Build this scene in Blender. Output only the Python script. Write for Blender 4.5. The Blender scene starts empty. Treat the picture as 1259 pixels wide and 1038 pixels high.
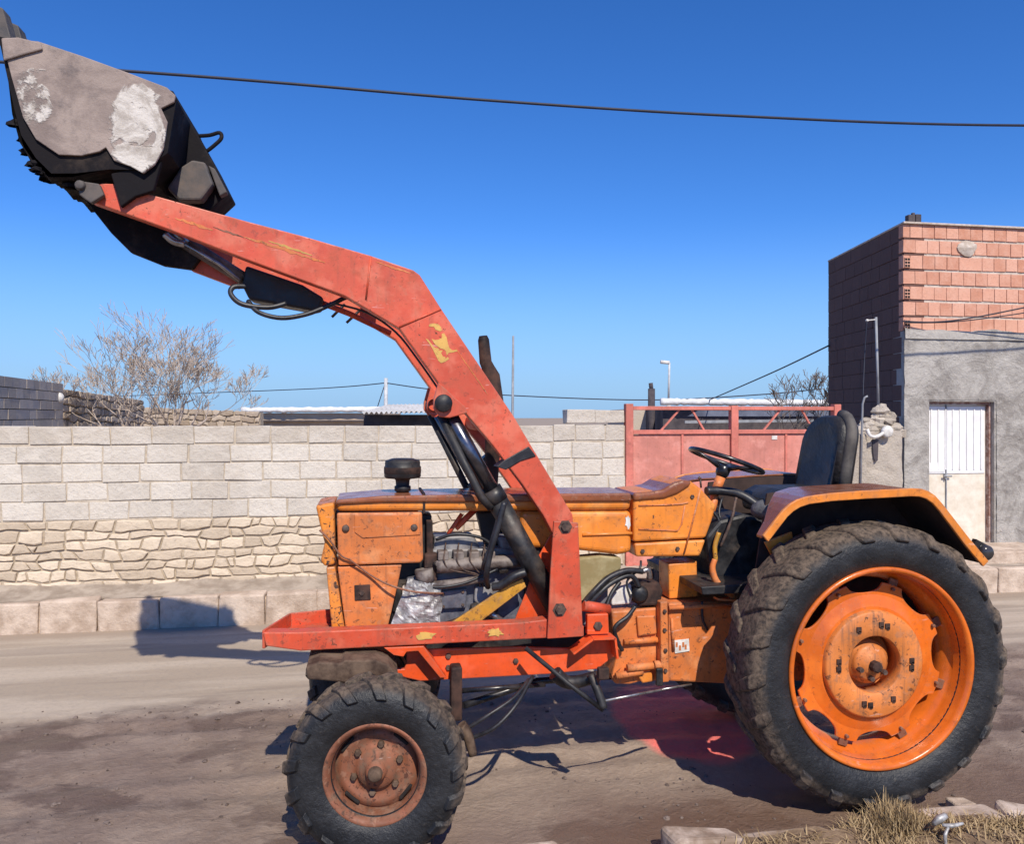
import bpy, bmesh, math, random
from mathutils import Vector, Matrix, noise
R = math.radians
random.seed(11)
scene = bpy.context.scene
col = scene.collection

# ------------------------------------------------------------------ camera geometry of the place
# street frame: X runs along the street (to the right), Y away from the viewer, Z up.  Eye height 2.07 m.
EYE, FOC, CX, CY, YAW = 2.07, 1000.0, 629.5, 512.0, R(10)
CW, SW = math.cos(YAW), math.sin(YAW)

def at(px, py, Y):
    """street point on the upright plane Y that is sighted at (px, py) on the photo"""
    tx = (px - CX) / FOC
    z = Y / (CW - tx * SW)
    return (tx * z * CW + z * SW, Y, EYE - (py - CY) / FOC * z)

def atd(px, py, d):
    """street point at distance d ahead of the eye"""
    x = (px - CX) / FOC * d
    return (x * CW + d * SW, -x * SW + d * CW, EYE - (py - CY) / FOC * d)

def P2(pts, Y):
    return [(p[0], p[2]) for p in (at(a, b, Y) for a, b in pts)]

# ------------------------------------------------------------------ mesh builder
class MB:
    def __init__(s):
        s.v, s.f, s.sm = [], [], []
    def add(s, vs, fs, smooth=False):
        o = len(s.v)
        s.v += [tuple(v) for v in vs]
        s.f += [tuple(i + o for i in f) for f in fs]
        s.sm += [smooth] * len(fs)
        return s
    def box(s, x0, x1, y0, y1, z0, z1, jit=0):
        j = (lambda: random.uniform(-jit, jit)) if jit else (lambda: 0)
        vs = [(x + j(), y + j() * .4, z + j()) for x in (x0, x1) for y in (y0, y1) for z in (z0, z1)]
        return s.add(vs, [(0, 1, 3, 2), (4, 6, 7, 5), (0, 4, 5, 1), (2, 3, 7, 6), (0, 2, 6, 4), (1, 5, 7, 3)])
    def prism(s, poly, y0, y1):
        n = len(poly)
        vs = [(x, y0, z) for x, z in poly] + [(x, y1, z) for x, z in poly]
        fs = [tuple(range(n)), tuple(range(2 * n - 1, n - 1, -1))]
        fs += [(i, (i + 1) % n, n + (i + 1) % n, n + i) for i in range(n)]
        return s.add(vs, fs)
    def slab(s, poly, z0, z1):
        n = len(poly)
        vs = [(x, y, z0) for x, y in poly] + [(x, y, z1) for x, y in poly]
        fs = [tuple(range(n)), tuple(range(2 * n - 1, n - 1, -1))]
        fs += [(i, (i + 1) % n, n + (i + 1) % n, n + i) for i in range(n)]
        return s.add(vs, fs)
    def tube(s, pts, r, n=10, smooth_path=0, caps=True):
        pts = [Vector(p) for p in pts]
        rs = list(r) if isinstance(r, (list, tuple)) else [r] * len(pts)
        if smooth_path and len(pts) > 2:
            out, ro = [], []
            for i in range(len(pts) - 1):
                p0, p1, p2, p3 = pts[max(i - 1, 0)], pts[i], pts[i + 1], pts[min(i + 2, len(pts) - 1)]
                for k in range(smooth_path):
                    t = k / smooth_path
                    out.append(.5 * ((2 * p1) + (p2 - p0) * t + (2 * p0 - 5 * p1 + 4 * p2 - p3) * t * t + (3 * p1 - p0 - 3 * p2 + p3) * t ** 3))
                    ro.append(rs[i] * (1 - t) + rs[i + 1] * t)
            out.append(pts[-1]); ro.append(rs[-1])
            pts, rs = out, ro
        vs, fs = [], []
        up = None
        for i, p in enumerate(pts):
            d = (pts[min(i + 1, len(pts) - 1)] - pts[max(i - 1, 0)]).normalized()
            if up is None:
                a = Vector((0, 0, 1)) if abs(d.z) < .9 else Vector((0, 1, 0))
                up = (a - d * a.dot(d)).normalized()
            else:
                u2 = up - d * up.dot(d)
                if u2.length > 1e-6: up = u2.normalized()
            b = d.cross(up)
            for k in range(n):
                a = 2 * math.pi * k / n
                vs.append(p + (up * math.cos(a) + b * math.sin(a)) * rs[i])
        for i in range(len(pts) - 1):
            for k in range(n):
                fs.append((i * n + k, i * n + (k + 1) % n, (i + 1) * n + (k + 1) % n, (i + 1) * n + k))
        s.add(vs, fs, True)
        if caps:
            o = len(pts) - 1
            c = len(s.v) - len(vs)
            s.f.append(tuple(c + k for k in range(n))); s.sm.append(False)
            s.f.append(tuple(c + o * n + k for k in range(n))); s.sm.append(False)
        return s
    def lathe(s, prof, c=(0, 0, 0), axis='Y', n=48, closed=False, smooth=True):
        """prof: (radius, along)"""
        vs, fs = [], []
        m = len(prof)
        for k in range(n):
            a = 2 * math.pi * k / n
            for r, h in prof:
                if axis == 'Y': vs.append((c[0] + r * math.cos(a), c[1] + h, c[2] + r * math.sin(a)))
                elif axis == 'Z': vs.append((c[0] + r * math.cos(a), c[1] + r * math.sin(a), c[2] + h))
                else: vs.append((c[0] + h, c[1] + r * math.cos(a), c[2] + r * math.sin(a)))
        for k in range(n):
            k2 = (k + 1) % n
            for i in range(m if closed else m - 1):
                j = (i + 1) % m
                fs.append((k * m + i, k * m + j, k2 * m + j, k2 * m + i))
        return s.add(vs, fs, smooth)
    def bar(s, p, q, w, h, up=(0, 0, 1)):
        p, q = Vector(p), Vector(q)
        d = (q - p).normalized(); u = Vector(up); u = (u - d * u.dot(d)).normalized(); b = d.cross(u)
        vs = [e + b * (sx * w / 2) + u * (sz * h / 2) for e in (p, q) for sx in (-1, 1) for sz in (-1, 1)]
        return s.add(vs, [(0, 1, 3, 2), (4, 6, 7, 5), (0, 4, 5, 1), (2, 3, 7, 6), (0, 2, 6, 4), (1, 5, 7, 3)])

def build(name, mb, mat, parent=None, org=None, bevel=0, seg=2, rot=None, angle=35):
    me = bpy.data.meshes.new(name)
    if org is None:
        org = parent_world(parent) if parent else Vector((0, 0, 0))
    org = Vector(org)
    me.from_pydata([tuple(Vector(v) - org) for v in mb.v], [], mb.f)
    bm = bmesh.new(); bm.from_mesh(me)
    for f, sm in zip(bm.faces, mb.sm): f.smooth = sm
    bmesh.ops.remove_doubles(bm, verts=bm.verts, dist=1e-5)
    bmesh.ops.recalc_face_normals(bm, faces=bm.faces)
    bm.to_mesh(me); bm.free()
    me.materials.append(mat)
    o = bpy.data.objects.new(name, me); col.objects.link(o)
    if parent:
        o.parent = parent
        o.location = org - parent_world(parent)
    else:
        o.location = org
    if rot: o.rotation_euler = rot
    if bevel:
        m = o.modifiers.new('bevel', 'BEVEL'); m.width = bevel; m.segments = seg; m.limit_method = 'ANGLE'; m.angle_limit = R(angle)
        m.harden_normals = False
    return o

def parent_world(p):
    v = Vector((0, 0, 0))
    while p: v += p.location; p = p.parent
    return v

def tag(o, label=None, cat=None, group=None, kind=None):
    if label: o['label'] = label
    if cat: o['category'] = cat
    if group: o['group'] = group
    if kind: o['kind'] = kind
    return o

def thing(name, loc, label, cat, group=None):
    o = bpy.data.objects.new(name, None); col.objects.link(o)
    o.location = loc; o.empty_display_size = .2
    return tag(o, label, cat, group)

# ------------------------------------------------------------------ materials
class NT:
    def __init__(s, name):
        s.m = bpy.data.materials.new(name); s.m.use_nodes = True
        s.t = s.m.node_tree; s.b = s.t.nodes['Principled BSDF']
        s.pos = None
    def new(s, t, **kw):
        n = s.t.nodes.new(t)
        for k, v in kw.items(): setattr(n, k, v)
        return n
    def l(s, a, b): s.t.links.new(a, b)
    def P(s):
        if s.pos is None: s.pos = s.new('ShaderNodeNewGeometry')
        return s.pos.outputs['Position']
    def obj(s): return s.new('ShaderNodeTexCoord').outputs['Object']
    def scaled(s, v, sc, off=(0, 0, 0)):
        n = s.new('ShaderNodeMapping'); n.inputs['Scale'].default_value = sc; n.inputs['Location'].default_value = off
        s.l(v, n.inputs['Vector']); return n.outputs[0]
    def noise(s, scale, detail=5, rough=.6, v=None, dist=0):
        n = s.new('ShaderNodeTexNoise'); n.inputs['Scale'].default_value = scale; n.inputs['Detail'].default_value = detail
        n.inputs['Roughness'].default_value = rough; n.inputs['Distortion'].default_value = dist
        s.l(v if v is not None else s.P(), n.inputs['Vector']); return n.outputs['Fac']
    def voro(s, scale, v=None, feature='F1', out='Distance'):
        n = s.new('ShaderNodeTexVoronoi', feature=feature); n.inputs['Scale'].default_value = scale
        s.l(v if v is not None else s.P(), n.inputs['Vector']); return n.outputs[out]
    def ramp(s, fac, a, b, c0=0., c1=1.):
        n = s.new('ShaderNodeMapRange'); n.interpolation_type = 'SMOOTHSTEP'
        n.inputs['From Min'].default_value = a; n.inputs['From Max'].default_value = b
        n.inputs['To Min'].default_value = c0; n.inputs['To Max'].default_value = c1
        s.l(fac, n.inputs['Value']); return n.outputs[0]
    def math(s, op, a, b=None):
        n = s.new('ShaderNodeMath', operation=op)
        for i, x in enumerate((a, b)):
            if x is None: continue
            if isinstance(x, (int, float)): n.inputs[i].default_value = x
            else: s.l(x, n.inputs[i])
        return n.outputs[0]
    def mix(s, fac, a, b, blend='MIX'):
        n = s.new('ShaderNodeMix', data_type='RGBA', blend_type=blend)
        for i, x in ((0, fac), (6, a), (7, b)):
            if isinstance(x, (int, float)): n.inputs[i].default_value = x
            elif isinstance(x, tuple): n.inputs[i].default_value = (*x, 1) if len(x) == 3 else x
            else: s.l(x, n.inputs[i])
        return n.outputs[2]
    def dist_to(s, p, sc=(1, 1, 1)):
        n = s.new('ShaderNodeVectorMath', operation='SUBTRACT'); s.l(s.P(), n.inputs[0]); n.inputs[1].default_value = p
        m2 = s.new('ShaderNodeVectorMath', operation='MULTIPLY'); s.l(n.outputs[0], m2.inputs[0]); m2.inputs[1].default_value = sc
        m = s.new('ShaderNodeVectorMath', operation='LENGTH'); s.l(m2.outputs[0], m.inputs[0]); return m.outputs['Value']
    def sep(s, v, i):
        n = s.new('ShaderNodeSeparateXYZ'); s.l(v, n.inputs[0]); return n.outputs[i]
    def bump(s, h, strength=.3, dist=.01):
        n = s.new('ShaderNodeBump'); n.inputs['Strength'].default_value = strength; n.inputs['Distance'].default_value = dist
        s.l(h, n.inputs['Height']); s.l(n.outputs[0], s.b.inputs['Normal'])
    def out(s, colr, rough=.6, metal=0, spec=None):
        if isinstance(colr, tuple): s.b.inputs['Base Color'].default_value = (*colr, 1)
        else: s.l(colr, s.b.inputs['Base Color'])
        if isinstance(rough, (int, float)): s.b.inputs['Roughness'].default_value = rough
        else: s.l(rough, s.b.inputs['Roughness'])
        s.b.inputs['Metallic'].default_value = metal
        if spec is not None: s.b.inputs['Specular IOR Level'].default_value = spec
        return s.m

def paint(name, base, rust=.35, dirt=.35, rough=.42, rustcol=(.11, .045, .025), faded=None, seed=0., dents=.25):
    n = NT(name)
    p = n.scaled(n.P(), (1, 1, 1), (seed, seed * .7, seed * 1.3))
    var = n.noise(2.2, 6, .65, p)
    fad = faded or tuple(min(1, c * 1.15 + .03) for c in base)
    dk = tuple(c * .72 for c in base)
    c = n.mix(n.ramp(var, .35, .65), dk, base)
    c = n.mix(n.math('MULTIPLY', n.ramp(n.noise(5, 4, .6, n.scaled(p, (1, 1, 1), (7, 3, 1))), .5, .68), .6), c, fad)
    # vertical grime streaks
    st = n.noise(1, 4, .6, n.scaled(p, (26, 26, 2.2)))
    c = n.mix(n.math('MULTIPLY', n.ramp(st, .52, .75), dirt * .8), c, (.12, .07, .045))
    # mottled dirt
    md = n.noise(11, 8, .7, p)
    c = n.mix(n.math('MULTIPLY', n.ramp(md, .5, .72), dirt), c, (.16, .1, .065))
    fl = n.noise(13, 7, .65, n.scaled(p, (1, 1, 1), (3, 8, 6)), .4)
    c = n.mix(n.math('MULTIPLY', n.ramp(fl, .63 - .05 * rust, .655 - .05 * rust), min(.85, rust * .9)), c, tuple(.45 * x + .55 * y for x, y in zip(base, (.30, .17, .11))))
    c = n.mix(n.math('MULTIPLY', n.ramp(n.noise(24, 6, .7, n.scaled(p, (1, 1, 1), (1, 2, 6)), .4), .60, .625), min(.7, dirt)), c, (.05, .03, .022))
    # rust spots and scratches
    sp = n.noise(38, 6, .7, p, .6)
    reg = n.ramp(n.noise(3.3, 4, .6, n.scaled(p, (1, 1, 1), (2, 9, 4))), .42, .62)
    spots = n.math('MULTIPLY', n.ramp(sp, .63 - .045 * rust, .68 - .045 * rust), n.math('MULTIPLY', n.math('ADD', reg, .35), rust * 1.6))
    c = n.mix(spots, c, rustcol)
    sc = n.noise(1, 3, .5, n.scaled(p, (9, 9, 55), (1, 5, 2)), .8)
    c = n.mix(n.math('MULTIPLY', n.ramp(sc, .69, .73), .5 * min(1, rust * 2)), c, tuple(min(1, x * .6 + .3) for x in base))
    bv = n.new('ShaderNodeBevel', samples=3); bv.inputs['Radius'].default_value = .012
    dt = n.new('ShaderNodeVectorMath', operation='DOT_PRODUCT'); n.l(bv.outputs[0], dt.inputs[0]); n.l(n.pos.outputs['Normal'], dt.inputs[1])
    wear = n.math('MULTIPLY', n.ramp(dt.outputs['Value'], .985, .90), n.ramp(n.noise(17, 6, .7, p), .42, .56))
    c = n.mix(n.math('MULTIPLY', wear, .75), c, (.23, .13, .085))
    # dust on upward faces
    up = n.sep(n.pos.outputs['Normal'], 2)
    c = n.mix(n.math('MULTIPLY', n.ramp(up, .6, 1.), n.math('MULTIPLY', n.ramp(md, .35, .65), dirt * .6)), c, (.3, .2, .14))
    rg = n.ramp(md, .3, .7, rough * .75, min(1, rough * 1.6))
    rg = n.math('MAXIMUM', rg, n.math('MULTIPLY', spots, .9))
    h = n.math('ADD', n.math('MULTIPLY', var, dents * 3), n.math('SUBTRACT', n.math('MULTIPLY', md, .25), n.math('MULTIPLY', spots, .25)))
    n.bump(h, .35, .012)
    return n.out(c, rg)

def metal(name, c1, c2, rough=.45, met=.6, scale=14, bump=.3, dust=.3, spec=None):
    n = NT(name)
    a = n.noise(scale, 7, .65)
    c = n.mix(n.ramp(a, .35, .68), c1, c2)
    d = n.noise(5, 6, .7)
    c = n.mix(n.math('MULTIPLY', n.ramp(d, .5, .7), dust), c, (.2, .14, .1))
    n.bump(a, bump, .006)
    return n.out(c, n.ramp(a, .3, .7, rough * .8, min(1, rough * 1.4)), met, spec if spec is not None else (.2 if rough > .7 else .5))

def tyre_mat(name, r0, r1):
    n = NT(name)
    o = n.obj()
    n2 = n.new('ShaderNodeVectorMath', operation='MULTIPLY'); n.l(o, n2.inputs[0]); n2.inputs[1].default_value = (1, 0, 1)
    ln = n.new('ShaderNodeVectorMath', operation='LENGTH'); n.l(n2.outputs[0], ln.inputs[0])
    a = n.noise(7, 7, .7, o); b = n.noise(34, 5, .7, o)
    rad = n.math('ADD', ln.outputs['Value'], n.math('MULTIPLY', n.math('SUBTRACT', a, .5), (r1 - r0) * 1.6))
    mud = n.ramp(rad, r0, r1)
    rub = n.mix(n.ramp(a, .35, .7), (.009, .0095, .011), (.026, .027, .03))
    rub = n.mix(n.math('MULTIPLY', n.ramp(b, .58, .72), .35), rub, (.10, .085, .07))
    mc = n.mix(n.ramp(b, .35, .65), (.075, .052, .036), (.165, .12, .085))
    c = n.mix(n.math('MULTIPLY', mud, n.ramp(b, .33, .54, .4, .94)), rub, mc)
    n.bump(n.math('ADD', b, n.math('MULTIPLY', a, 1.5)), .5, .012)
    return n.out(c, n.ramp(mud, 0, 1, .5, .95))

def simple(name, c1, c2, scale=8, rough=.8, bump=.3, bd=.01, lo=.35, hi=.65, detail=6, met=0, spec=None, obj=False):
    n = NT(name)
    v = n.obj() if obj else n.P()
    a = n.noise(scale, detail, .65, v)
    c = n.mix(n.ramp(a, lo, hi), c1, c2)
    n.bump(a, bump, bd)
    return n.out(c, rough, met, spec)

M = {}
M['orange'] = paint('orange_paint', (.88, .275, .035), .5, .3, .36, faded=(.88, .36, .08))
M['orange_dull'] = paint('dull_orange_paint', (.76, .215, .05), .75, .55, .5, faded=(.80, .33, .13), seed=4.)
M['orange_bright'] = paint('bright_orange_paint', (.84, .27, .03), 1.6, .5, .4, rustcol=(.07, .04, .03), seed=2.)
M['red'] = paint('loader_red_paint', (.74, .11, .052), .5, .28, .45, faded=(.72, .20, .12), seed=6.)
M['red_dull'] = paint('faded_red_paint', (.70, .09, .035), .6, .42, .5, faded=(.66, .17, .09), seed=8.)
M['red_bright'] = paint('bright_red_orange_paint', (.90, .105, .02), .35, .15, .35, seed=9.)
M['rim'] = paint('rim_orange_paint', (.78, .165, .018), .35, .22, .2, faded=(.82, .21, .03), seed=3., dents=.08)
M['hubmud'] = paint('muddy_hub_orange', (.74, .23, .05), .7, .9, .5, rustcol=(.13, .06, .03), seed=12.)
M['rust'] = paint('rusty_wheel_paint', (.25, .09, .045), 1.2, 1.0, .6, rustcol=(.10, .04, .025), faded=(.36, .13, .075), seed=1.)
M['yellow'] = paint('yellow_paint', (.62, .30, .025), .8, .55, .45, seed=5.)
M['yellowmark'] = paint('yellow_mark_paint', (.72, .42, .10), .35, .25, .5, seed=5.)
M['fender_shade'] = simple('painted_fender_shade', (.028, .016, .014), (.055, .032, .026), 7, .9, .4)  # near-black tone paints in the shade under the fender
M['maroon'] = paint('dark_hood_paint_fender_sheen', (.30, .095, .04), .7, .45, .2, faded=(.44, .17, .07), seed=14., dents=.05)
M['black'] = metal('black_steel', (.010, .010, .012), (.03, .029, .031), .5, .1, 12, .4, .3)
M['rodsteel'] = metal('oily_rod_steel', (.09, .09, .11), (.20, .20, .23), .22, .9, 8, .05, .05)
M['blackshiny'] = metal('oily_black_steel', (.012, .012, .015), (.035, .034, .038), .25, .2, 10, .12, .15)
M['bucket'] = metal('black_bucket_steel', (.006, .005, .007), (.014, .012, .014), .85, 0, 9, .8, .15)
M['bracket'] = metal('grey_bracket_steel', (.06, .055, .055), (.14, .12, .11), .7, .1, 12, .5, .4)
M['engine'] = metal('engine_grey', (.12, .118, .13), (.31, .30, .30), .5, .15, 9, .4, .35)
M['enginedk'] = metal('engine_blue_grey', (.07, .075, .10), (.17, .175, .21), .5, .1, 11, .3, .25)
M['manifold'] = metal('rusty_manifold', (.085, .06, .05), (.27, .23, .205), .55, .2, 12, .5, .35)
M['rustpipe'] = metal('rusty_exhaust', (.02, .015, .015), (.10, .055, .042), .8, .1, 9, .5, .2)
M['mudaxle'] = metal('muddy_shaded_cast_axle', (.055, .034, .025), (.17, .115, .08), .9, 0, 9, .9, .6)  # mud brown, deepened in colour for the shade on the axle
M['steel'] = metal('worn_steel', (.30, .29, .29), (.52, .50, .48), .3, .8, 16, .2, .2)
M['bolt'] = metal('dirty_bolt', (.05, .035, .03), (.16, .10, .075), .6, .3, 40, .3, .3)
M['rubber'] = simple('black_hose_rubber', (.012, .012, .015), (.03, .03, .035), 20, .45, .2)
M['greenish'] = metal('olive_cover', (.27, .215, .10), (.44, .38, .22), .8, 0, 7, .5, .3)
M['vinyl'] = simple('black_vinyl', (.012, .011, .011), (.035, .031, .03), 5, .5, .8, .03)
M['vinylgrey'] = simple('worn_grey_vinyl', (.05, .044, .04), (.13, .115, .10), 6, .75, .35, .02)
M['cloth'] = simple('dusty_grey_cloth', (.04, .042, .05), (.11, .11, .12), 14, .9, .6, .02)
M['white'] = simple('dirty_white_paint', (.55, .52, .48), (.78, .76, .72), 18, .6, .2)
M['glass'] = simple('lamp_lens', (.02, .02, .022), (.05, .045, .045), 12, .15, .05)
M['tyre_r'] = tyre_mat('muddy_rear_rubber', .65, .715)
M['tyre_f'] = tyre_mat('muddy_front_rubber', .375, .43)

n = NT('crumpled_foil')
v = n.voro(15); a = n.noise(14, 6, .7)
n.bump(n.math('ADD', v, n.math('MULTIPLY', a, .4)), .4, .02)
M['foil'] = n.out(n.mix(n.ramp(a, .4, .65), (.24, .23, .22), (.52, .51, .50)), .5, .3)

# bucket cheek: dusty brown steel with dried white cement
n = NT('cement_stained_steel')
a = n.noise(9, 8, .7); b = n.noise(3.5, 6, .65, None, .6); e = n.noise(30, 6, .7)
c = n.mix(n.ramp(b, .36, .64), (.22, .17, .15), (.36, .285, .245))
c = n.mix(n.math('MULTIPLY', n.ramp(a, .52, .7), .55), c, (.10, .085, .085))
d1 = n.dist_to(at(172, 152, 4.27), (1., .1, .78)); d2 = n.dist_to(at(170, 190, 4.27), (1., .1, 1.3)); d3 = n.dist_to(at(40, 118, 4.27), (1.55, .1, .95))
def blob(d, r, amp): return n.ramp(n.math('ADD', d, n.math('MULTIPLY', n.math('SUBTRACT', n.noise(6.5, 7, .6, None, .9), .5), amp)), r, r - .022)
w = n.math('MAXIMUM', n.math('MAXIMUM', blob(d1, .145, .26), blob(d2, .125, .22)), n.math('MULTIPLY', blob(d3, .125, .28), n.ramp(n.noise(16, 6, .7), .42, .54)))
w = n.math('MULTIPLY', w, n.ramp(n.noise(10, 5, .6, None, .8), .36, .42, .15, 1))
cw_ = n.mix(n.ramp(n.noise(7, 6, .7, None, 1.2), .42, .62), (.66, .61, .55), (.42, .37, .32))
c = n.mix(w, c, cw_)
n.bump(n.math('ADD', n.math('MULTIPLY', w, 1.0), n.math('ADD', a, n.math('MULTIPLY', e, n.math('ADD', .2, n.math('MULTIPLY', w, .5))))), .5, .02)
M['cheek'] = n.out(c, .85)

# ground: muddy dirt near, paler dusty asphalt beyond
n = NT('muddy_road')
p = n.P(); Yc = n.sep(p, 1); Xc = n.sep(p, 0)
w1 = n.noise(.7, 5, .6); w2 = n.noise(3.2, 8, .7); w3 = n.noise(22, 7, .75); w4 = n.noise(1, 5, .6, n.scaled(p, (.35, 2.6, 1)))
edge = n.math('ADD', n.math('ADD', Yc, n.math('MULTIPLY', n.math('SUBTRACT', w1, .5), 1.1)), n.math('MULTIPLY', Xc, -.05))
far = n.ramp(edge, 5.85, 6.35)
mud = n.mix(n.ramp(w2, .34, .66), (.20, .140, .105), (.31, .232, .18))
mud = n.mix(n.math('MULTIPLY', n.ramp(w3, .52, .7), .4), mud, (.30, .24, .205))
mud = n.mix(n.math('MULTIPLY', n.ramp(n.noise(.9, 4, .6, n.scaled(p, (1, 1, 1), (4, 2, 0))), .42, .6), .5), mud, (.175, .122, .10))
asp = n.mix(n.ramp(w4, .38, .62), (.37, .295, .22), (.48, .395, .305))
asp = n.mix(n.math('MULTIPLY', n.ramp(w3, .45, .7), .3), asp, (.24, .205, .18))
tr = n.math('MULTIPLY', n.ramp(n.noise(1, 4, .55, n.scaled(p, (.25, 3.2, 1), (3, 1.7, 0))), .52, .62), .45)
asp = n.mix(tr, asp, (.235, .185, .145))
c = n.mix(far, mud, asp)
# dusty strip in the gutter
c = n.mix(n.math('MULTIPLY', n.ramp(n.math('ADD', Yc, n.math('MULTIPLY', w2, .25)), 8.2, 8.42), .8), c, (.33, .255, .19))
# bright red patch beside the rear wheel
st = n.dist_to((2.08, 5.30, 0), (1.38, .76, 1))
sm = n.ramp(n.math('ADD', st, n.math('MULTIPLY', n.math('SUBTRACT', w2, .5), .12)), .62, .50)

# wet patches
dry = n.ramp(n.math('ADD', n.dist_to((1.0, 5.0, 0), (.42, .8, 1)), n.math('MULTIPLY', n.math('SUBTRACT', w2, .5), .9)), .95, .55)  # dry mask: paler tone painted under the tractor to lift its shadow
c = n.mix(n.math('MULTIPLY', dry, .4), c, n.mix(n.ramp(w3, .4, .62), (.36, .275, .205), (.44, .345, .26)))
wet = n.math('MULTIPLY', n.math('MULTIPLY', n.math('SUBTRACT', 1., dry), n.ramp(n.noise(1.1, 5, .6, n.scaled(p, (1, 1.9, 1), (9, 5, 0))), .49, .56)), n.math('SUBTRACT', 1., far))
c = n.mix(n.math('MULTIPLY', wet, .7), c, (.10, .062, .043))
dm = n.math('MULTIPLY', n.ramp(n.math('ADD', Yc, n.math('MULTIPLY', n.math('SUBTRACT', w1, .5), 1.4)), 4.5, 4.0), n.ramp(n.math('ADD', Xc, w2), 1.0, 2.2))
c = n.mix(n.math('MULTIPLY', dm, .75), c, (.155, .095, .065))
ml = n.ramp(n.math('ADD', n.dist_to((.3, 5.6, 0), (.5, 1.5, 1)), n.math('MULTIPLY', n.math('SUBTRACT', w2, .5), .9)), .75, .35)
c = n.mix(n.math('MULTIPLY', ml, .65), c, (.17, .12, .09))
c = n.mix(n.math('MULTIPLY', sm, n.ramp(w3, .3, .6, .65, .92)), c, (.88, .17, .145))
rid = n.noise(1, 7, .62, n.scaled(p, (7, 10, 7)), .8); rid = n.math('ABSOLUTE', n.math('SUBTRACT', rid, .5))
hh = n.math('ADD', n.math('ADD', n.math('MULTIPLY', n.ramp(rid, 0, .16), n.ramp(far, 0, 1, .28, .05)), n.math('MULTIPLY', w2, n.ramp(far, 0, 1, 2.2, .3))), n.math('MULTIPLY', w3, n.ramp(far, 0, 1, .9, .35)))
n.bump(hh, .6, .022)
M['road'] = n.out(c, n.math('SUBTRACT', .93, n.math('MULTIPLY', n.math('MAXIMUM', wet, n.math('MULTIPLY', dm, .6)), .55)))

M['sidewalk'] = simple('dusty_pavement', (.27, .215, .165), (.42, .35, .28), 5, .95, .6, .02)
M['kerb'] = simple('pinkish_kerb_stone', (.40, .30, .225), (.62, .50, .40), 4, .95, 1., .04)
M['kerbnear'] = simple('dusty_near_kerb', (.24, .17, .12), (.52, .42, .345), 6, .95, .6, .02)
M['dirt'] = simple('dry_dirt', (.20, .145, .10), (.34, .26, .185), 9, .95, .8, .03)
M['clod'] = simple('dirt_clods', (.075, .052, .042), (.21, .16, .135), 16, .95, .6, .01)
M['bank'] = simple('straw_soil', (.16, .105, .062), (.27, .19, .12), 8, .95, .8, .03)

def stonemat(name, cols, scale, bump=.5, grime=False):
    n = NT(name)
    g = n.new('ShaderNodeNewGeometry'); ri = g.outputs['Random Per Island']
    a = n.noise(scale, 8, .7); b = n.noise(scale * 5, 5, .7)
    c = n.mix(n.ramp(ri, 0, 1), cols[0], cols[1])
    c = n.mix(n.math('MULTIPLY', n.ramp(a, .4, .68), .55), c, cols[2])
    c = n.mix(n.math('MULTIPLY', n.ramp(b, .52, .72), .4), c, tuple(x * .62 for x in cols[0]))
    if grime:
        z = n.sep(n.P(), 2); lg = n.noise(.9, 6, .65)
        c = n.mix(n.math('MULTIPLY', n.math('ADD', n.ramp(z, 1.72, 1.86, 0, .30), n.ramp(lg, .5, .68, 0, .18)), n.ramp(a, .3, .6, .5, 1)), c, (.36, .29, .22))
        ed = n.voro(7, n.scaled(n.P(), (.6, 1, 1)), out='Distance'); c = n.mix(n.math('MULTIPLY', n.ramp(ed, .55, .75), .25), c, (.74, .68, .6))
    n.bump(n.math('ADD', a, n.math('MULTIPLY', b, .5)), bump, .035)
    return n.out(c, .92)
M['block'] = stonemat('concrete_block', [(.55, .495, .425), (.68, .62, .54), (.70, .63, .535)], 5, .7, True)
M['mortar'] = simple('grey_mortar', (.42, .35, .27), (.58, .50, .40), 12, .95, .5, .01)
M['rubble'] = stonemat('buff_rubble_stone', [(.50, .405, .30), (.73, .61, .465), (.62, .51, .385)], 4, .6)
M['rubblejoint'] = simple('earth_joint', (.33, .265, .19), (.50, .415, .315), 10, .95, .7, .02)
M['clay'] = stonemat('red_clay_block', [(.56, .255, .165), (.70, .37, .26), (.72, .42, .31)], 7, .35)
M['claymortar'] = simple('pale_mortar', (.44, .36, .29), (.60, .52, .45), 14, .95, .6, .015)
M['shadebrick'] = stonemat('shaded_clay_block', [(.135, .072, .058), (.155, .084, .068), (.125, .068, .055)], 5, .3)  # shaded copy of the red clay block for the unlit side
n = NT('rough_grey_plaster')
a = n.noise(2.1, 10, .7, None, .8); b = n.noise(11, 8, .7); e = n.noise(.9, 5, .6, n.scaled(n.P(), (1, 1, .6)))
c = n.mix(n.ramp(a, .36, .62), (.27, .245, .22), (.47, .44, .40))
c = n.mix(n.math('MULTIPLY', n.ramp(b, .5, .66), .5), c, (.56, .52, .47))
c = n.mix(n.math('MULTIPLY', n.ramp(e, .5, .64), .4), c, (.22, .20, .185))
n.bump(n.math('ADD', a, n.math('MULTIPLY', b, .5)), 1., .06)
M['plaster'] = n.out(c, .95)
M['hole'] = simple('painted_hole_shade', (.012, .009, .008), (.025, .02, .018), 10, .95, .1)  # near-black colour on solid blocks paints the shade inside holes
M['door'] = simple('cream_door_paint', (.66, .58, .46), (.80, .73, .62), 6, .5, .1, .004)
M['doorwhite'] = simple('white_door_paint', (.74, .73, .72), (.84, .83, .82), 6, .45, .1, .004)
M['doorrust'] = simple('rusty_door_frame', (.22, .10, .07), (.45, .34, .30), 14, .8, .3, .005)
M['gate'] = paint('pink_gate_paint', (.70, .26, .20), .25, .2, .6, faded=(.74, .33, .27), seed=20., dents=.5)
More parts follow.
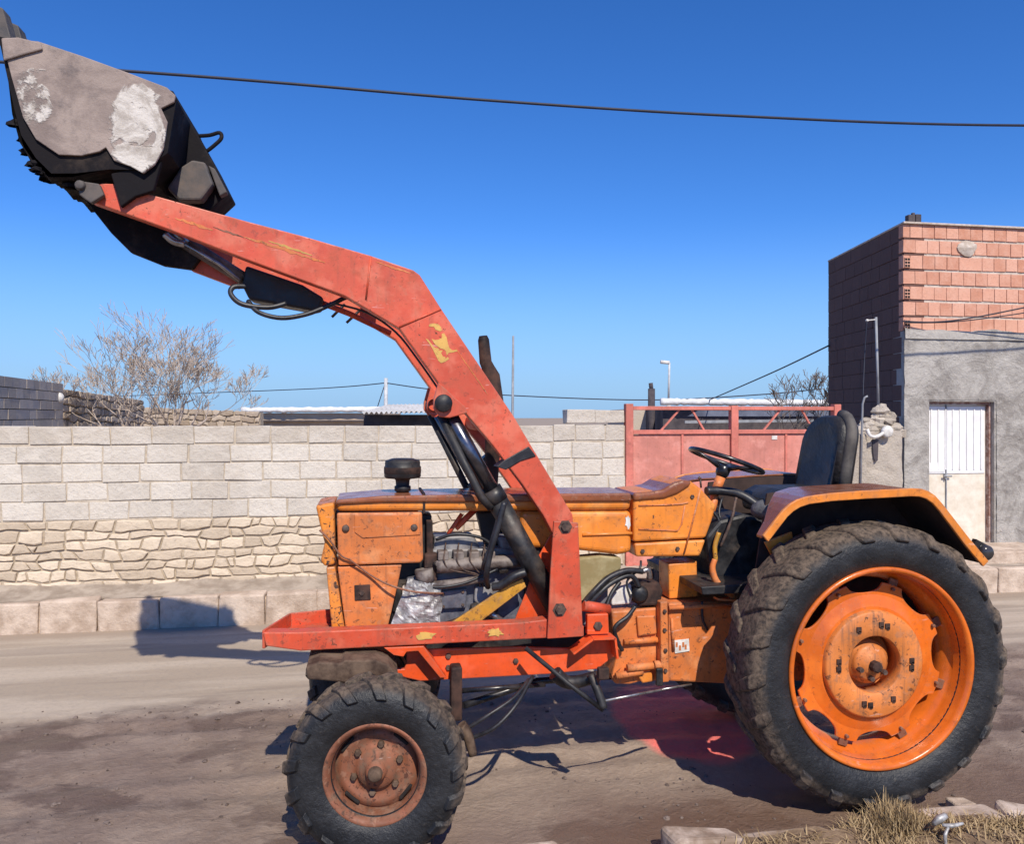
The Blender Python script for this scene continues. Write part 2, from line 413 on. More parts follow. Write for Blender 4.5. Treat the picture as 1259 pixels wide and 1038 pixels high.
M['gateframe'] = paint('red_gate_frame_paint', (.68, .20, .15), .3, .25, .6, seed=22.)
M['greyblock'] = stonemat('grey_cinder_block', [(.42, .355, .285), (.56, .48, .395), (.50, .42, .34)], 3, .5)
M['brownrubble'] = stonemat('brown_rubble', [(.30, .23, .165), (.50, .41, .32), (.40, .32, .25)], 3, .7)
M['beige'] = simple('beige_render', (.50, .375, .265), (.57, .45, .335), 2, .9, .3)
M['snow'] = simple('whitewashed_roof_edge', (.62, .62, .64), (.80, .80, .80), 6, .8, .4, .03)
M['tin'] = simple('grey_tin_roof', (.54, .51, .46), (.72, .69, .64), 3, .6, .2, .01)
M['shed'] = simple('dark_grey_and_shed_shade', (.05, .042, .05), (.09, .075, .08), 5, .9, .3)
M['bluegrey'] = simple('blue_grey_tarpaulin', (.07, .08, .12), (.16, .18, .24), 1.6, .7, .2)
M['bark'] = simple('pale_grey_bark', (.28, .215, .17), (.46, .38, .32), 12, .95, .5, .01)
M['twig'] = simple('grey_twigs', (.40, .32, .26), (.58, .49, .41), 3, .95, 0)
M['twigdk'] = simple('brown_twigs', (.13, .10, .09), (.22, .18, .16), 3, .95, 0)
M['pole'] = simple('pale_pole', (.42, .43, .45), (.58, .59, .60), 5, .7, .1)
M['polegrey'] = simple('grey_pole', (.20, .21, .23), (.32, .33, .35), 5, .6, .1)
M['wire'] = simple('cable_black', (.012, .014, .03), (.02, .022, .04), 5, .6, 0)
M['pillar'] = stonemat('pillar_pebble_plaster', [(.42, .36, .29), (.56, .49, .41), (.50, .44, .38)], 9, .9)

n = NT('dry_grass_blades')
g = n.new('ShaderNodeNewGeometry')
c = n.mix(n.ramp(g.outputs['Random Per Island'], 0, 1), (.22, .145, .065), (.50, .37, .20))
c = n.mix(n.math('MULTIPLY', n.noise(6, 3, .6), .5), c, (.30, .215, .12))
M['straw'] = n.out(c, .85)

# ------------------------------------------------------------------ SETTING
def fn(x, y, s=1., o=0.): return noise.noise(Vector((x * s + o, y * s - o, o)))

def axis(lo, hi, f0, f1, step):
    out = []
    x = f0; d = step
    while x > lo: d *= 1.6; x -= d; out.append(x)
    out = out[::-1]
    k = int(round((f1 - f0) / step))
    out += [f0 + i * step for i in range(k + 1)]
    x = f1; d = step
    while x < hi: d *= 1.6; x += d; out.append(x)
    return out
def groundz(x, y):
    w = 1 if y < 6 else max(.15, 1 - (y - 6) * 1.2)
    fade = max(0, 1 - max(0, abs(x - 1) - 6) / 4) * (1 if y < 8.2 else 0)
    rut = 0
    for ry, dep in ((4.72, .020), (5.02, .014), (5.75, .022), (6.0, .012)):
        q = (y - ry - .10 * fn(x, ry, .6) - .03 * x) / .085
        if abs(q) < 3: rut += math.exp(-q * q) * (-dep + .006 * math.sin(x * 34.9 + q * 1.5) + .008 * fn(x, y, 8, 2)) + .35 * dep * math.exp(-(abs(q) - 1.7) ** 2 * 3)
    return (rut + fn(x, y, 1.3, 3) * .014 + fn(x * .9, y * 1.3, 3.5, 9) * .007 + fn(x, y, 11, 5) * .007 + max(0, fn(x * .8, y * 1.3, 8, 15) - .15) * .022) * w * fade - .006
xs = axis(-400, 400, -4.4, 5.6, .045); ys = axis(-300, 900, 3.3, 8.5, .045)
g = MB()
vs = [(x, y, groundz(x, y)) for y in ys for x in xs]
W = len(xs)
g.add(vs, [(j * W + i, j * W + i + 1, (j + 1) * W + i + 1, (j + 1) * W + i) for j in range(len(ys) - 1) for i in range(W - 1)], True)
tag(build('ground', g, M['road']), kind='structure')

# far kerb and pavement
KY, KH = 8.42, .285
g = MB()
x = -14.
while x < 15:
    w = random.uniform(.42, .62)
    t = KH + random.uniform(-.012, .012); f = KY + random.uniform(-.015, .012)
    g.box(x, x + w - .008, f, KY + .17, -.05, t, .014)
    x += w
g.box(-14, 15, KY + .04, KY + .15, -.05, KH - .03)
tag(build('kerb', g, M['kerb'], bevel=.018), kind='structure')
g = MB()
pxs = [-14 + i * .12 for i in range(242)]; pys = [KY + .15, KY + .25, KY + .36, KY + .48, 9.06]
def pvz(x, j): return KH - .012 + (0, .004, .02 + .03 * fn(x, 1, 1.2), .05 + .045 * fn(x, 2, 1.7), .085 + .05 * fn(x, 3, 2.2))[j]
vs = [(x, y, pvz(x, j)) for j, y in enumerate(pys) for x in pxs]
W = len(pxs)
g.add(vs, [(j * W + i, j * W + i + 1, (j + 1) * W + i + 1, (j + 1) * W + i) for j in range(len(pys) - 1) for i in range(W - 1)], True)
tag(build('pavement', g, M['sidewalk']), kind='structure')
# pavement in front of the brick house
g = MB(); g.box(5.0, 15, 8.98, 9.9, .0, .31); g.box(6.9, 8.4, 8.7, 9.38, .2, .42, .01)
tag(build('doorstep', g, M['kerb'], bevel=.02), kind='structure')

# near grass bank with its kerb
g = MB()
bx = [-30, -10, -4] + [-2 + i * .1 for i in range(90)] + [8, 14, 40]; by = [-20, -6, 0, 1.5, 2.4, 2.9, 3.2, 3.35, 3.5, 3.58]
def bankz(x, y): return .085 + .02 * fn(x, y, 2.3, 8) + max(0, 3.3 - y) * .03 + (.03 * fn(x, y, 6, 2))
vs = [(x, y, bankz(x, y)) for y in by for x in bx]; W = len(bx)
g.add(vs, [(j * W + i, j * W + i + 1, (j + 1) * W + i + 1, (j + 1) * W + i) for j in range(len(by) - 1) for i in range(W - 1)], True)
tag(build('bank', g, M['bank']), kind='structure')
g = MB(); x = -6.
while x < 9:
    w = random.uniform(.28, .6)
    tt = random.uniform(.055, .10); f = 3.70 + random.uniform(-.05, .03)
    g.box(x, x + w - random.uniform(.005, .03), 3.53, f, -.08, tt, .036)
    x += w
tag(build('near_kerb', g, M['kerbnear'], bevel=.032, seg=3), kind='structure')

# dry grass (nobody could count the blades)
g = MB()
def blade(x, y, z, h, lean, a, w=.0035):
    dx, dy = math.cos(a), math.sin(a)
    b = random.uniform(.3, 1.)
    pts = [(x + dx * lean * t ** 1.6 * b, y + dy * lean * t ** 1.6 * b, z + h * (t - .25 * lean * t * t / max(h, .01))) for t in (0, .4, .75, 1)]
    px_, py_ = -dy * w, dx * w
    vs = []
    for i, q in enumerate(pts):
        k = (1, .85, .55, .15)[i]
        vs += [(q[0] - px_ * k, q[1] - py_ * k, q[2]), (q[0] + px_ * k, q[1] + py_ * k, q[2])]
    g.add(vs, [(0, 1, 3, 2), (2, 3, 5, 4), (4, 5, 7, 6)])
for i in range(15000):
    x = random.uniform(.75, 4.9); y = 3.53 - abs(random.gauss(0, .25))
    if y < 2.6: continue
    if x < 2.5 and random.random() > ((x - .6) / 1.9) ** 2.2: continue
    dens = .5 + fn(x, y, 3.5, 20)
    if random.random() > dens + .08: continue
    h = random.uniform(.015, .075) * (1 + 1.1 * fn(x, y, 4, 4))
    blade(x, y, bankz(x, y) - .01, h, random.uniform(.03, .12), random.uniform(0, 6.283))
for cx, cy, n_, rr, hh in ((2.52, 3.56, 2000, .15, .15), (2.36, 3.56, 500, .12, .09), (2.72, 3.52, 700, .14, .10), (3.4, 3.40, 500, .25, .07)):
    for i in range(n_):
        x = random.gauss(cx, rr * .6); y = random.gauss(cy, .055)
        blade(x, y, max(0, bankz(x, y) - .03), random.uniform(.3, 1) * hh * math.exp(-((x - cx) / rr) ** 2 * .6), random.uniform(.02, .12), random.uniform(0, 6.283), .003)
tag(build('dry_grass', g, M['straw']), 'tangled dry straw coloured grass on the bank in front of the rear wheel', 'grass', kind='stuff')

# clods and pebbles on the muddy road
g = MB()
def lump(x, y, z, r, sub=6):
    vs = [(x, y, z + r * .6)]
    rings = ((.75, .4), (1., .0), (.9, -.4))
    ph = random.uniform(0, 6)
    for rr, zz in rings:
        for k in range(sub):
            a = ph + 2 * math.pi * k / sub
            q = r * rr * random.uniform(.7, 1.25)
            vs.append((x + math.cos(a) * q, y + math.sin(a) * q, z + zz * r * random.uniform(.7, 1.1)))
    fs = [(0, 1 + k, 1 + (k + 1) % sub) for k in range(sub)]
    for j in range(2):
        fs += [(1 + j * sub + k, 1 + (j + 1) * sub + k, 1 + (j + 1) * sub + (k + 1) % sub, 1 + j * sub + (k + 1) % sub) for k in range(sub)]
    g.add(vs, fs)
for i in range(2400):
    x = random.uniform(-3, 4.8); y = random.uniform(3.72, 6.2)
    if fn(x, y, 1.1, 31) < random.uniform(-.25, .5): continue
    r = min(.018, .0042 * random.paretovariate(2.2))
    lump(x, y, groundz(x, y) + r * .25, r)
tag(build('dirt_clods', g, M['clod']), 'small brown clods and pebbles strewn over the muddy road', 'clods', kind='stuff')

# ------------------------------------------------------------------ long wall along the street
WY = 9.0
wall = thing('block_wall', (-2, WY, KH), 'long pale concrete block wall on a rubble stone base along the far pavement', 'wall')
def stone_rows(mb, x0, x1, z0, z1, rows, Yf, wlo, whi, joint=.010, depth=.035, seed=0, frame=None):
    """irregular rubble: each stone a domed polygon. frame maps (u, depth, z) to a point"""
    fr = frame or (lambda u, d, z: (u, Yf - d, z))
    bs = [z0]
    for i in range(1, rows): bs.append(z0 + (z1 - z0) * i / rows + random.uniform(-.012, .012))
    bs.append(z1)
    H = (z1 - z0) / rows
    def bz(i, u):
        if i in (0, rows): return bs[i] + fn(u, i, 3, seed) * H * .08
        return bs[i] + fn(u, i * 7.1, 2.1, seed) * H * .42 + fn(u, i * 3.3, 6.5, seed) * H * .25
    for r in range(rows):
        u = x0 + random.uniform(0, wlo)
        cuts = [x0]
        while u < x1: cuts.append(u); u += random.uniform(wlo, whi) * random.choice((.55, 1, 1, 1.25))
        cuts.append(x1)
        tilt = [random.uniform(-.025, .025) for _ in cuts]
        for k in range(len(cuts) - 1):
            a, b = cuts[k] + joint * .5, cuts[k + 1] - joint * .5
            if b - a < .04: continue
            m = max(2, int((b - a) / .06))
            poly = []
            for i in range(m + 1):
                u = a + (b - a) * i / m
                poly.append((u + tilt[k + (1 if i > m / 2 else 0)] * -1, bz(r, u) + joint * random.uniform(.3, 1.2)))
            for i in range(m, -1, -1):
                u = a + (b - a) * i / m
                poly.append((u + tilt[k + (1 if i > m / 2 else 0)], bz(r + 1, u) - joint * random.uniform(.3, 1.2)))
            cu = sum(p[0] for p in poly) / len(poly); cz = sum(p[1] for p in poly) / len(poly)
            # round the corners
            q = []
            for i, p in enumerate(poly):
                corner = i in (0, m, m + 1, 2 * m + 1)
                s = random.uniform(.82, .94) if corner else 1
                q.append((cu + (p[0] - cu) * (1 - (1 - s) * .35), cz + (p[1] - cz) * s))
            d = depth * random.uniform(.6, 1.25)
            N = len(q)
            vs = [fr(p[0], -.01, p[1]) for p in q]
            vs += [fr(p[0], d * .55, p[1]) for p in q]
            ins = .82
            vs += [fr(cu + (p[0] - cu) * (1 - (1 - ins) * .4), d * random.uniform(.85, 1.1), cz + (p[1] - cz) * ins) for p in q]
            vs.append(fr(cu + random.uniform(-.02, .02), d * random.uniform(.95, 1.2), cz))
            fs = []
            for i in range(N):
                j = (i + 1) % N
                fs.append((i, j, N + j, N + i)); fs.append((N + i, N + j, 2 * N + j, 2 * N + i)); fs.append((2 * N + i, 2 * N + j, 3 * N))
            mb.add(vs, fs)
g = MB(); stone_rows(g, -9.5, 2.9, KH - .02, 1.0, 7, WY, .10, .36, .010, .024)
build('stone_base', g, M['rubble'], wall)
g = MB(); g.box(-9.5, 2.93, WY, WY + .35, 0, .995)
build('base_core', g, M['rubblejoint'], wall)
g = MB()
CH = .194
def block_run(mb, x0, x1, z, h, bl, off):
    x = x0 - off
    while x < x1:
        w = bl * random.uniform(.9, 1.1)
        a, b = max(x, x0), min(x + w - .013, x1)
        if b - a > .05:
            mb.box(a, b, WY + random.uniform(-.006, .006) - .012, WY + .2, z + random.uniform(.002, .011), z + h - random.uniform(.003, .012), .008)
        x += w
for r in range(5):
    block_run(g, -9.5, 2.05, 1.0 + r * CH, CH, .395, (.2 if r % 2 else 0) + .13)
    block_run(g, 2.06, 2.90, 1.0 + r * (CH + .002), CH, .40 if r % 2 else .33, .2 if r % 2 else .06)
block_run(g, 2.22, 2.90, 1.0 + 5 * (CH + .004), .165, .36, 0)
build('block_courses', g, M['block'], wall, bevel=.007)
g = MB(); g.box(-9.5, 2.92, WY, WY + .18, .995, 1.0 + 5 * CH - .006)
build('mortar_core', g, M['mortar'], wall)

# ------------------------------------------------------------------ sheet metal gate
gx0, gx1 = at(773, 0, WY)[0], at(1028, 0, WY)[0]
gate = thing('metal_gate', ((gx0 + gx1) / 2, WY, KH), 'wide faded pink sheet metal gate with open braced top beside the block wall', 'gate')
gz0, gz1, gz2 = .34, at(900, 531, WY)[2], at(900, 499, WY)[2]
mid = at(902, 0, WY)[0]
for (a, b) in ((gx0, mid), (mid, gx1)):
    t = (a + b) / 2
    for (p, q) in ((a + .05, t - .008), (t + .008, b - .05)):
        g = MB(); g.box(p, q, WY - .005, WY + .02, gz0, gz1 - .03); 
        build('sheet_panel', g, M['gate'], gate, bevel=.004)
for x in (gx0, mid, gx1):
    g = MB(); g.box(x - .045, x + .045, WY - .04, WY + .05, gz0 - .1, gz2 + (.02 if x != mid else 0)); build('gate_post', g, M['gateframe'], gate, bevel=.006)
for (a, b) in ((gx0, mid), (mid, gx1)):
    for z, hh in ((gz2 - .03, .045), (gz1, .05), (gz0, .05)):
        g = MB(); g.box(a + .046, b - .046, WY - .03, WY + .03, z - hh / 2, z + hh / 2); build('gate_rail', g, M['gateframe'], gate, bevel=.004)
    t = (a + b) / 2
    g = MB(); g.box(t - .014, t + .014, WY - .022, WY - .006, gz0, gz1 - .026); build('panel_rib', g, M['gateframe'], gate, bevel=.003)
for (p, q) in (((812, 530), (836, 503)), ((866, 530), (850, 503)), ((938, 530), (960, 503)), ((1000, 530), (985, 503))):
    a, b = at(*p, WY + .01), at(*q, WY + .01)
    g = MB(); g.bar(a, b, .02, .025, (0, 1, 0)); build('brace', g, M['gateframe'], gate)
a = at(952, 538, WY - .006)
g = MB(); g.box(a[0] - .035, a[0] + .035, WY - .012, WY - .0055, a[2] - .025, a[2] + .02); build('plate', g, M['white'], gate)

# ------------------------------------------------------------------ brick house on the right
FY = 9.4
bx0 = at(1111, 0, FY)[0]
s0 = Vector((bx0, FY, 0)); s1 = Vector((7.24, 11.93, 0))
house = thing('brick_house', (bx0 + 1.5, FY + .5, 0), 'half plastered red clay block house with cream steel door at the right', 'house')
zt, zp = at(1111, 275, FY)[2], at(1111, 409, FY)[2]
HX = 13.0
dx0, dx1, dz0, dz1 = at(1141, 0, FY)[0], at(1221, 0, FY)[0], at(1180, 669, FY)[2], at(1180, 494, FY)[2]
# core of the house (mortar)
g = MB()
g.slab([(bx0 + .02, FY + .02), (HX, FY + .02), (HX, 12.2), (7.25 + .02, 11.93)], zp, zt)
build('mortar_core', g, M['claymortar'], house)
g = MB(); rows = 7; rh = (zt - zp) / rows
for r in range(rows):
    z = zp + r * rh; x = bx0 - (.0 if r % 2 else .0)
    first = True
    while x < HX:
        w = random.choice((.172, .174, .176, .176, .178, .18, .34 if random.random() < .12 else .176))
        if first and r % 2 == 0: w = .10
        g.box(x, x + w - random.uniform(.005, .009), FY + random.uniform(.004, .009), FY + .1, z + random.uniform(.026, .034), z + rh - .004, .0022)
        x += w; first = False
build('clay_blocks', g, M['clay'], house, bevel=.003)
for r in (0, 2, 4):
    z = zp + r * rh + .045
    g = MB(); g.box(bx0 + .01, bx0 + .088, FY - .0095, FY + .0, z - .006, z + .122); pb = build('hollow_block_end', g, M['clay'], house)
    for i in range(3):
        for j in range(2):
            g = MB(); g.box(bx0 + .014 + j * .038, bx0 + .044 + j * .038, FY - .012, FY - .0, z + i * .042, z + i * .042 + .028); build('cavity', g, M['hole'], pb)
g = MB()
ax, ay = at(1189, 305, FY)[0], at(1189, 305, FY)[2]
vs = [(ax, FY - .05, ay)]
for k in range(14):
    q = random.uniform(.10, .15); vs.append((ax + math.cos(k * .4488) * q * 1.05, FY - .01, ay + math.sin(k * .4488) * q * .8))
for k in range(14): vs.append((vs[1 + k][0], FY + .01, vs[1 + k][2]))
g.add(vs, [(0, 1 + k, 1 + (k + 1) % 14) for k in range(14)] + [(1 + k, 15 + k, 15 + (k + 1) % 14, 1 + (k + 1) % 14) for k in range(14)])
build('mortar_patch', g, M['claymortar'], house)
# plaster: front wall pieces around the door, bumpy sheet on top
g = MB(); PY = FY - .022
g.slab([(bx0 - .01, PY), (dx0, PY), (dx0, FY + .3), (bx0 + .06, FY + .3)], 0, zp + .02); g.box(dx1, HX, PY, FY + .3, 0, zp + .02)
g.box(dx0, dx1, PY, FY + .3, dz1, zp + .02); g.box(dx0, dx1, PY, FY + .3, 0, dz0)
bm = bmesh.new(); tmp = bpy.data.meshes.new('t'); tmp.from_pydata(g.v, [], g.f); bm.from_mesh(tmp)
bmesh.ops.remove_doubles(bm, verts=bm.verts, dist=1e-4)
build('plaster_wall', g, M['plaster'], house); bm.free(); bpy.data.meshes.remove(tmp)
g = MB(); NX, NZ = 170, 120; vs = []; fs = []
for j in range(NZ + 1):
    for i in range(NX + 1):
        x = bx0 - .012 + (10.2 - bx0) * i / NX; z = zp * j / NZ
        hgt = .012 * abs(fn(x, z * 1.7, 2.2, 11)) + .014 * max(0, fn(x * .8, z * 2.4, 3.1, 4)) + .006 * fn(x, z, 9, 2)
        vs.append((x, PY - .006 - hgt, z))
for j in range(NZ):
    for i in range(NX):
        x = bx0 - .012 + (10.2 - bx0) * (i + .5) / NX; z = zp * (j + .5) / NZ
        if dx0 - .02 < x < dx1 + .02 and dz0 - .02 < z < dz1 + .02: continue
        a = j * (NX + 1) + i; fs.append((a, a + 1, a + NX + 2, a + NX + 1))
g.add(vs, fs, True); build('plaster_coat', g, M['plaster'], house)
# wavy upper edge of the plaster
g = MB(); N = 90; vs = []
for i in range(N):
    x = bx0 - .01 + (HX - bx0) * i / (N - 1); z = zp + .035 + .035 * fn(x, 0, 2.3, 6) + .02 * fn(x, 0, 9, 2)
    vs += [(x, PY - .03, zp - .08), (x, PY - .022, z), (x, FY + .02, z + .012)]
g.add(vs, [q for i in range(N - 1) for q in ((3 * i, 3 * i + 3, 3 * i + 4, 3 * i + 1), (3 * i + 1, 3 * i + 4, 3 * i + 5, 3 * i + 2))])
build('plaster_edge', g, M['plaster'], house)
# side wall with its courses, shade painted into the block colour
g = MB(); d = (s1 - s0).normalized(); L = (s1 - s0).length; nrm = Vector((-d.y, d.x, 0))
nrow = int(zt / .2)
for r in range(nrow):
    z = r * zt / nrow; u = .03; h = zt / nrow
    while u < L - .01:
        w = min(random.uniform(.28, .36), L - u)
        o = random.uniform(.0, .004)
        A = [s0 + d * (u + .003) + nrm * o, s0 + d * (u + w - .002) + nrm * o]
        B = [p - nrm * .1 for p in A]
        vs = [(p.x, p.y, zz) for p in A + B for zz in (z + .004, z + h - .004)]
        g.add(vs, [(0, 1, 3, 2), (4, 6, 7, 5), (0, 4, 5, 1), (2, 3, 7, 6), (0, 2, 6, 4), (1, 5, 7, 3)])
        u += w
build('side_wall', g, M['shadebrick'], house, bevel=.003)
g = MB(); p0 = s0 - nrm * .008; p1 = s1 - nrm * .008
g.slab([(p0.x + .01, p0.y + .02), (p1.x, p1.y), (p1.x + .3, p1.y), (p0.x + .3, p0.y + .02)], 0, zt - .01); build('side_mortar', g, M['shadebrick'], house)
g = MB(); g.slab([(bx0 - .02, FY - .03), (HX, FY - .03), (HX, 12.2), (7.24, 11.95)], zt, zt + .025); build('roof', g, M['claymortar'], house, bevel=.005)
# door
door = None
g = MB(); dm = at(1169, 0, FY)[0]
DY = FY + .10
g.box(dx0 + .03, dx1 - .03, DY, DY + .03, dz0, dz1 - .04)
door = build('door', g, M['door'], house)
zmid = at(1180, 583, FY)[2]
g = MB(); g.box(dx0 + .04, dm - .012, DY - .012, DY - .002, zmid, dz1 - .06); g.box(dm + .012, dx1 - .05, DY - .012, DY - .002, zmid, dz1 - .06)
x = dx0 + .1
while x < dx1 - .06:
    g.box(x, x + .018, DY - .024, DY - .011, zmid + .05, dz1 - .09); x += .105
g.box(dx0 + .04, dm - .03, DY - .02, DY - .0125, zmid + .02, zmid + .14)
build('ribbed_panel', g, M['doorwhite'], door, bevel=.003)
g = MB(); g.box(dm - .007, dm + .007, DY - .02, DY - .001, dz0, dz1 - .04); build('leaf_edge', g, M['polegrey'], door)
g = MB(); g.tube([(dm - .06, DY - .04, zmid - .03), (dm + .06, DY - .04, zmid - .03)], .012); g.box(dm - .03, dm - .01, DY - .04, DY, zmid - .07, zmid + .0); build('handle', g, M['polegrey'], door)
g = MB(); g.box(dx0, dx0 + .028, FY + .04, DY + .02, dz0, dz1); g.box(dx0, dx1, FY + .04, DY + .02, dz1 - .038, dz1); g.box(dx1 - .028, dx1, FY + .04, DY + .02, dz0, dz1 - .04)
build('frame', g, M['doorrust'], door)
# small dark things on the parapet
a = at(1118, 270, FY + .05); b = at(1127, 268, FY + .05)
g = MB(); g.box(a[0] - .03, a[0] + .03, FY + .02, FY + .1, zt + .026, zt + .13); g.box(b[0] - .03, b[0] + .05, FY + .02, FY + .12, zt + .026, zt + .14); g.box(a[0] + .032, b[0] - .032, FY + .03, FY + .07, zt + .026, zt + .16)
tag(build('roof_block', g, M['shed'], org=(a[0], FY + .05, zt + .026), bevel=.01), 'small dark block standing on the parapet corner of the brick house', 'block')

# rubble pillar beside the gate, its valve and pipe
pa, pb = at(1062, 0, 9.2)[0], at(1110, 0, 9.2)[0]
pil = thing('stone_pillar', ((pa + pb) / 2, 9.2, KH), 'rough pebble plastered pillar with crumbling stone top between gate and house', 'pillar')
g = MB(); ztp = at(1085, 530, 9.2)[2]
N, K = 14, 40; vs = []
for j in range(K + 1):
    z = .2 + (ztp - .2) * j / K
    for i in range(N + 1):
        x = pa + (pb - pa) * i / N
        vs.append((x, 9.2 - .03 + .03 * fn(x * 2, z * 2, 3, 4) + .015 * fn(x, z, 22, 1) + (.04 * ((i - N / 2) / (N / 2)) ** 4), z))
g.add(vs, [(j * (N + 1) + i, j * (N + 1) + i + 1, (j + 1) * (N + 1) + i + 1, (j + 1) * (N + 1) + i) for j in range(K) for i in range(N)], True)
g.box(pa + .005, pb - .005, 9.215, 9.6, .1, ztp)
build('shaft', g, M['pillar'], pil)
g = MB()
for i in range(46):
    x = random.uniform(pa - .02, pb + .02); t = random.random()
    z = ztp - .05 + t * (.36 - 1.6 * abs(x - (pa + pb) / 2) ** 1.4)
    r = random.uniform(.05, .10)
    g2 = len(g.v); lump(0, 0, 0, .01) if False else None
    ph = random.uniform(0, 6)
    vs = []
    for a in range(5):
        for b in range(7):
            th = math.pi * a / 4; fi = ph + 2 * math.pi * b / 7
            q = r * random.uniform(.8, 1.2)
            vs.append((x + q * 1.2 * math.sin(th) * math.cos(fi), 9.28 + random.uniform(-.005, .005) + q * math.sin(th) * math.sin(fi), z + q * .75 * math.cos(th)))
    g.add(vs, [(a * 7 + b, a * 7 + (b + 1) % 7, (a + 1) * 7 + (b + 1) % 7, (a + 1) * 7 + b) for a in range(4) for b in range(7)])
build('capstones', g, M['pillar'], pil)
val = thing('water_valve', at(1085, 532, 9.12), 'white pipe elbow and round valve fixed to the stone pillar', 'valve')
g = MB(); c = at(1091, 531, 9.1); g.lathe([(.0, -.03), (.055, -.03), (.075, -.01), (.075, .02), (.05, .05), (0, .05)], c, 'Y', 20); build('valve_body', g, M['white'], val)
g = MB(); g.tube([at(1066, 528, 9.1), at(1070, 536, 9.08), at(1078, 537, 9.08), at(1088, 531, 9.1)], .022, 8, 5); build('pipe', g, M['white'], val)
g = MB(); g.prism(P2([(1072, 540), (1080, 541), (1079, 566), (1076, 569), (1074, 562)], 9.155), 9.15, 9.16); build('drip_stain', g, M['shed'], val)
g = MB(); q = at(1060, 497, 9.1)
g.tube([at(1057, 640, 9.1), at(1060.5, 497, 9.1), at(1063, 489, 9.08), at(1067, 487, 9.06)], .013, 8)
tag(build('drain_pipe', g, M['polegrey'], org=at(1057, 640, 9.1)), 'thin grey upright pipe with bent top at the left edge of the stone pillar', 'pipe')
# low wall that links gate and pillar
g = MB(); g.box(gx1 + .05, pa - .005, 9.12, 9.4, .2, 1.85); tag(build('wall_stub', g, M['pillar'], org=(gx1 + .2, 9.2, .2), bevel=.02), 'short pebbled wall stub behind the tractor seat between gate and pillar', 'wall')
# pipe mast on the pillar
mast = thing('pipe_mast', at(1079, 491, 9.3), 'slim steel mast rising from the top of the stone pillar', 'mast')
g = MB(); g.tube([at(1080, 500, 9.3), at(1077, 390, 9.3)], .016, 8); build('pole', g, M['polegrey'], mast)
g = MB(); c = at(1066, 394, 9.3); g.lathe([(0, -.018), (.014, -.018), (.018, 0), (.012, .02), (0, .02)], c, 'Y', 12); g.tube([c, at(1077, 393, 9.3)], .008, 6); build('insulator', g, M['white'], mast)
g = MB(); g.tube([at(1066, 394, 9.29), at(1063, 440, 9.29), at(1061, 489, 9.12)], .006, 6, 6); build('cable', g, M['wire'], mast)

# ------------------------------------------------------------------ cables
def cable(name, pts, r, label, sm=10):
    g = MB(); g.tube(pts, r, 6, sm)
    return tag(build(name, g, M['wire'], org=pts[0]), label, 'cable')
cable('power_cable', [at(-500, 40, 7.2), at(155, 87, 7.2), at(350, 102, 7.2), at(600, 123, 7.2), at(900, 142, 7.2), at(1259, 154, 7.2), at(1800, 150, 7.2)], .0135, 'thick black cable hanging right across the sky above the loader bucket')
cable('house_cable', [at(1110, 395, 9.36), at(1150, 396, 9.3), at(1200, 390, 9.2), at(1290, 372, 9.0), at(1500, 330, 8.6)], .009, 'thin cable crossing the front of the clay blocks to the right')
cable('house_cable', [at(1112, 397, 9.36), at(1180, 395, 9.25), at(1290, 380, 9.0), at(1500, 345, 8.5)], .007, 'lower thin cable sagging across the front of the clay blocks')
cable('service_cable', [atd(1019, 425, 12.9), atd(950, 458, 16), atd(872, 492, 21)], .014, 'straight cable slanting down from the dark house wall to the far roof')

# ------------------------------------------------------------------ things behind the wall
# grey block house at the far left
A, B = Vector(atd(66, 0, 18.2)), Vector(atd(-120, 0, 11.5))
h0 = EYE + .0405 * 18.2
bh = thing('block_house', (A.x, A.y, 0), 'dark grey cinder block building at the left edge behind the wall', 'house')
g = MB(); d = (B - A); d.z = 0; L = d.length; d.normalize(); nn = Vector((d.y, -d.x, 0))
rows = 12
for r in range(rows):
    z = h0 - (r + 1) * .2; u = -(.2 if r % 2 else 0)
    while u < L:
        a, b = max(0, u), min(u + .4, L)
        if b - a > .03:
            q0, q1 = A + d * (a + .004), A + d * (b - .008); o = random.uniform(0, .012)
            vs = [(p.x + nn.x * (o - k * .2), p.y + nn.y * (o - k * .2), zz) for p in (q0, q1) for k in (0, 1) for zz in (z + .005, z + .19)]
            g.add(vs, [(0, 1, 3, 2), (4, 6, 7, 5), (0, 4, 5, 1), (2, 3, 7, 6), (0, 2, 6, 4), (1, 5, 7, 3)])
        u += .4
build('wall', g, M['greyblock'], bh)
g = MB(); g.slab([(A.x - nn.x * .02, A.y - nn.y * .02), (B.x - nn.x * .02, B.y - nn.y * .02), (B.x - 6, B.y + 3), (A.x - 6, A.y + 4)], 0, h0 - .005); build('core', g, M['greyblock'], bh)
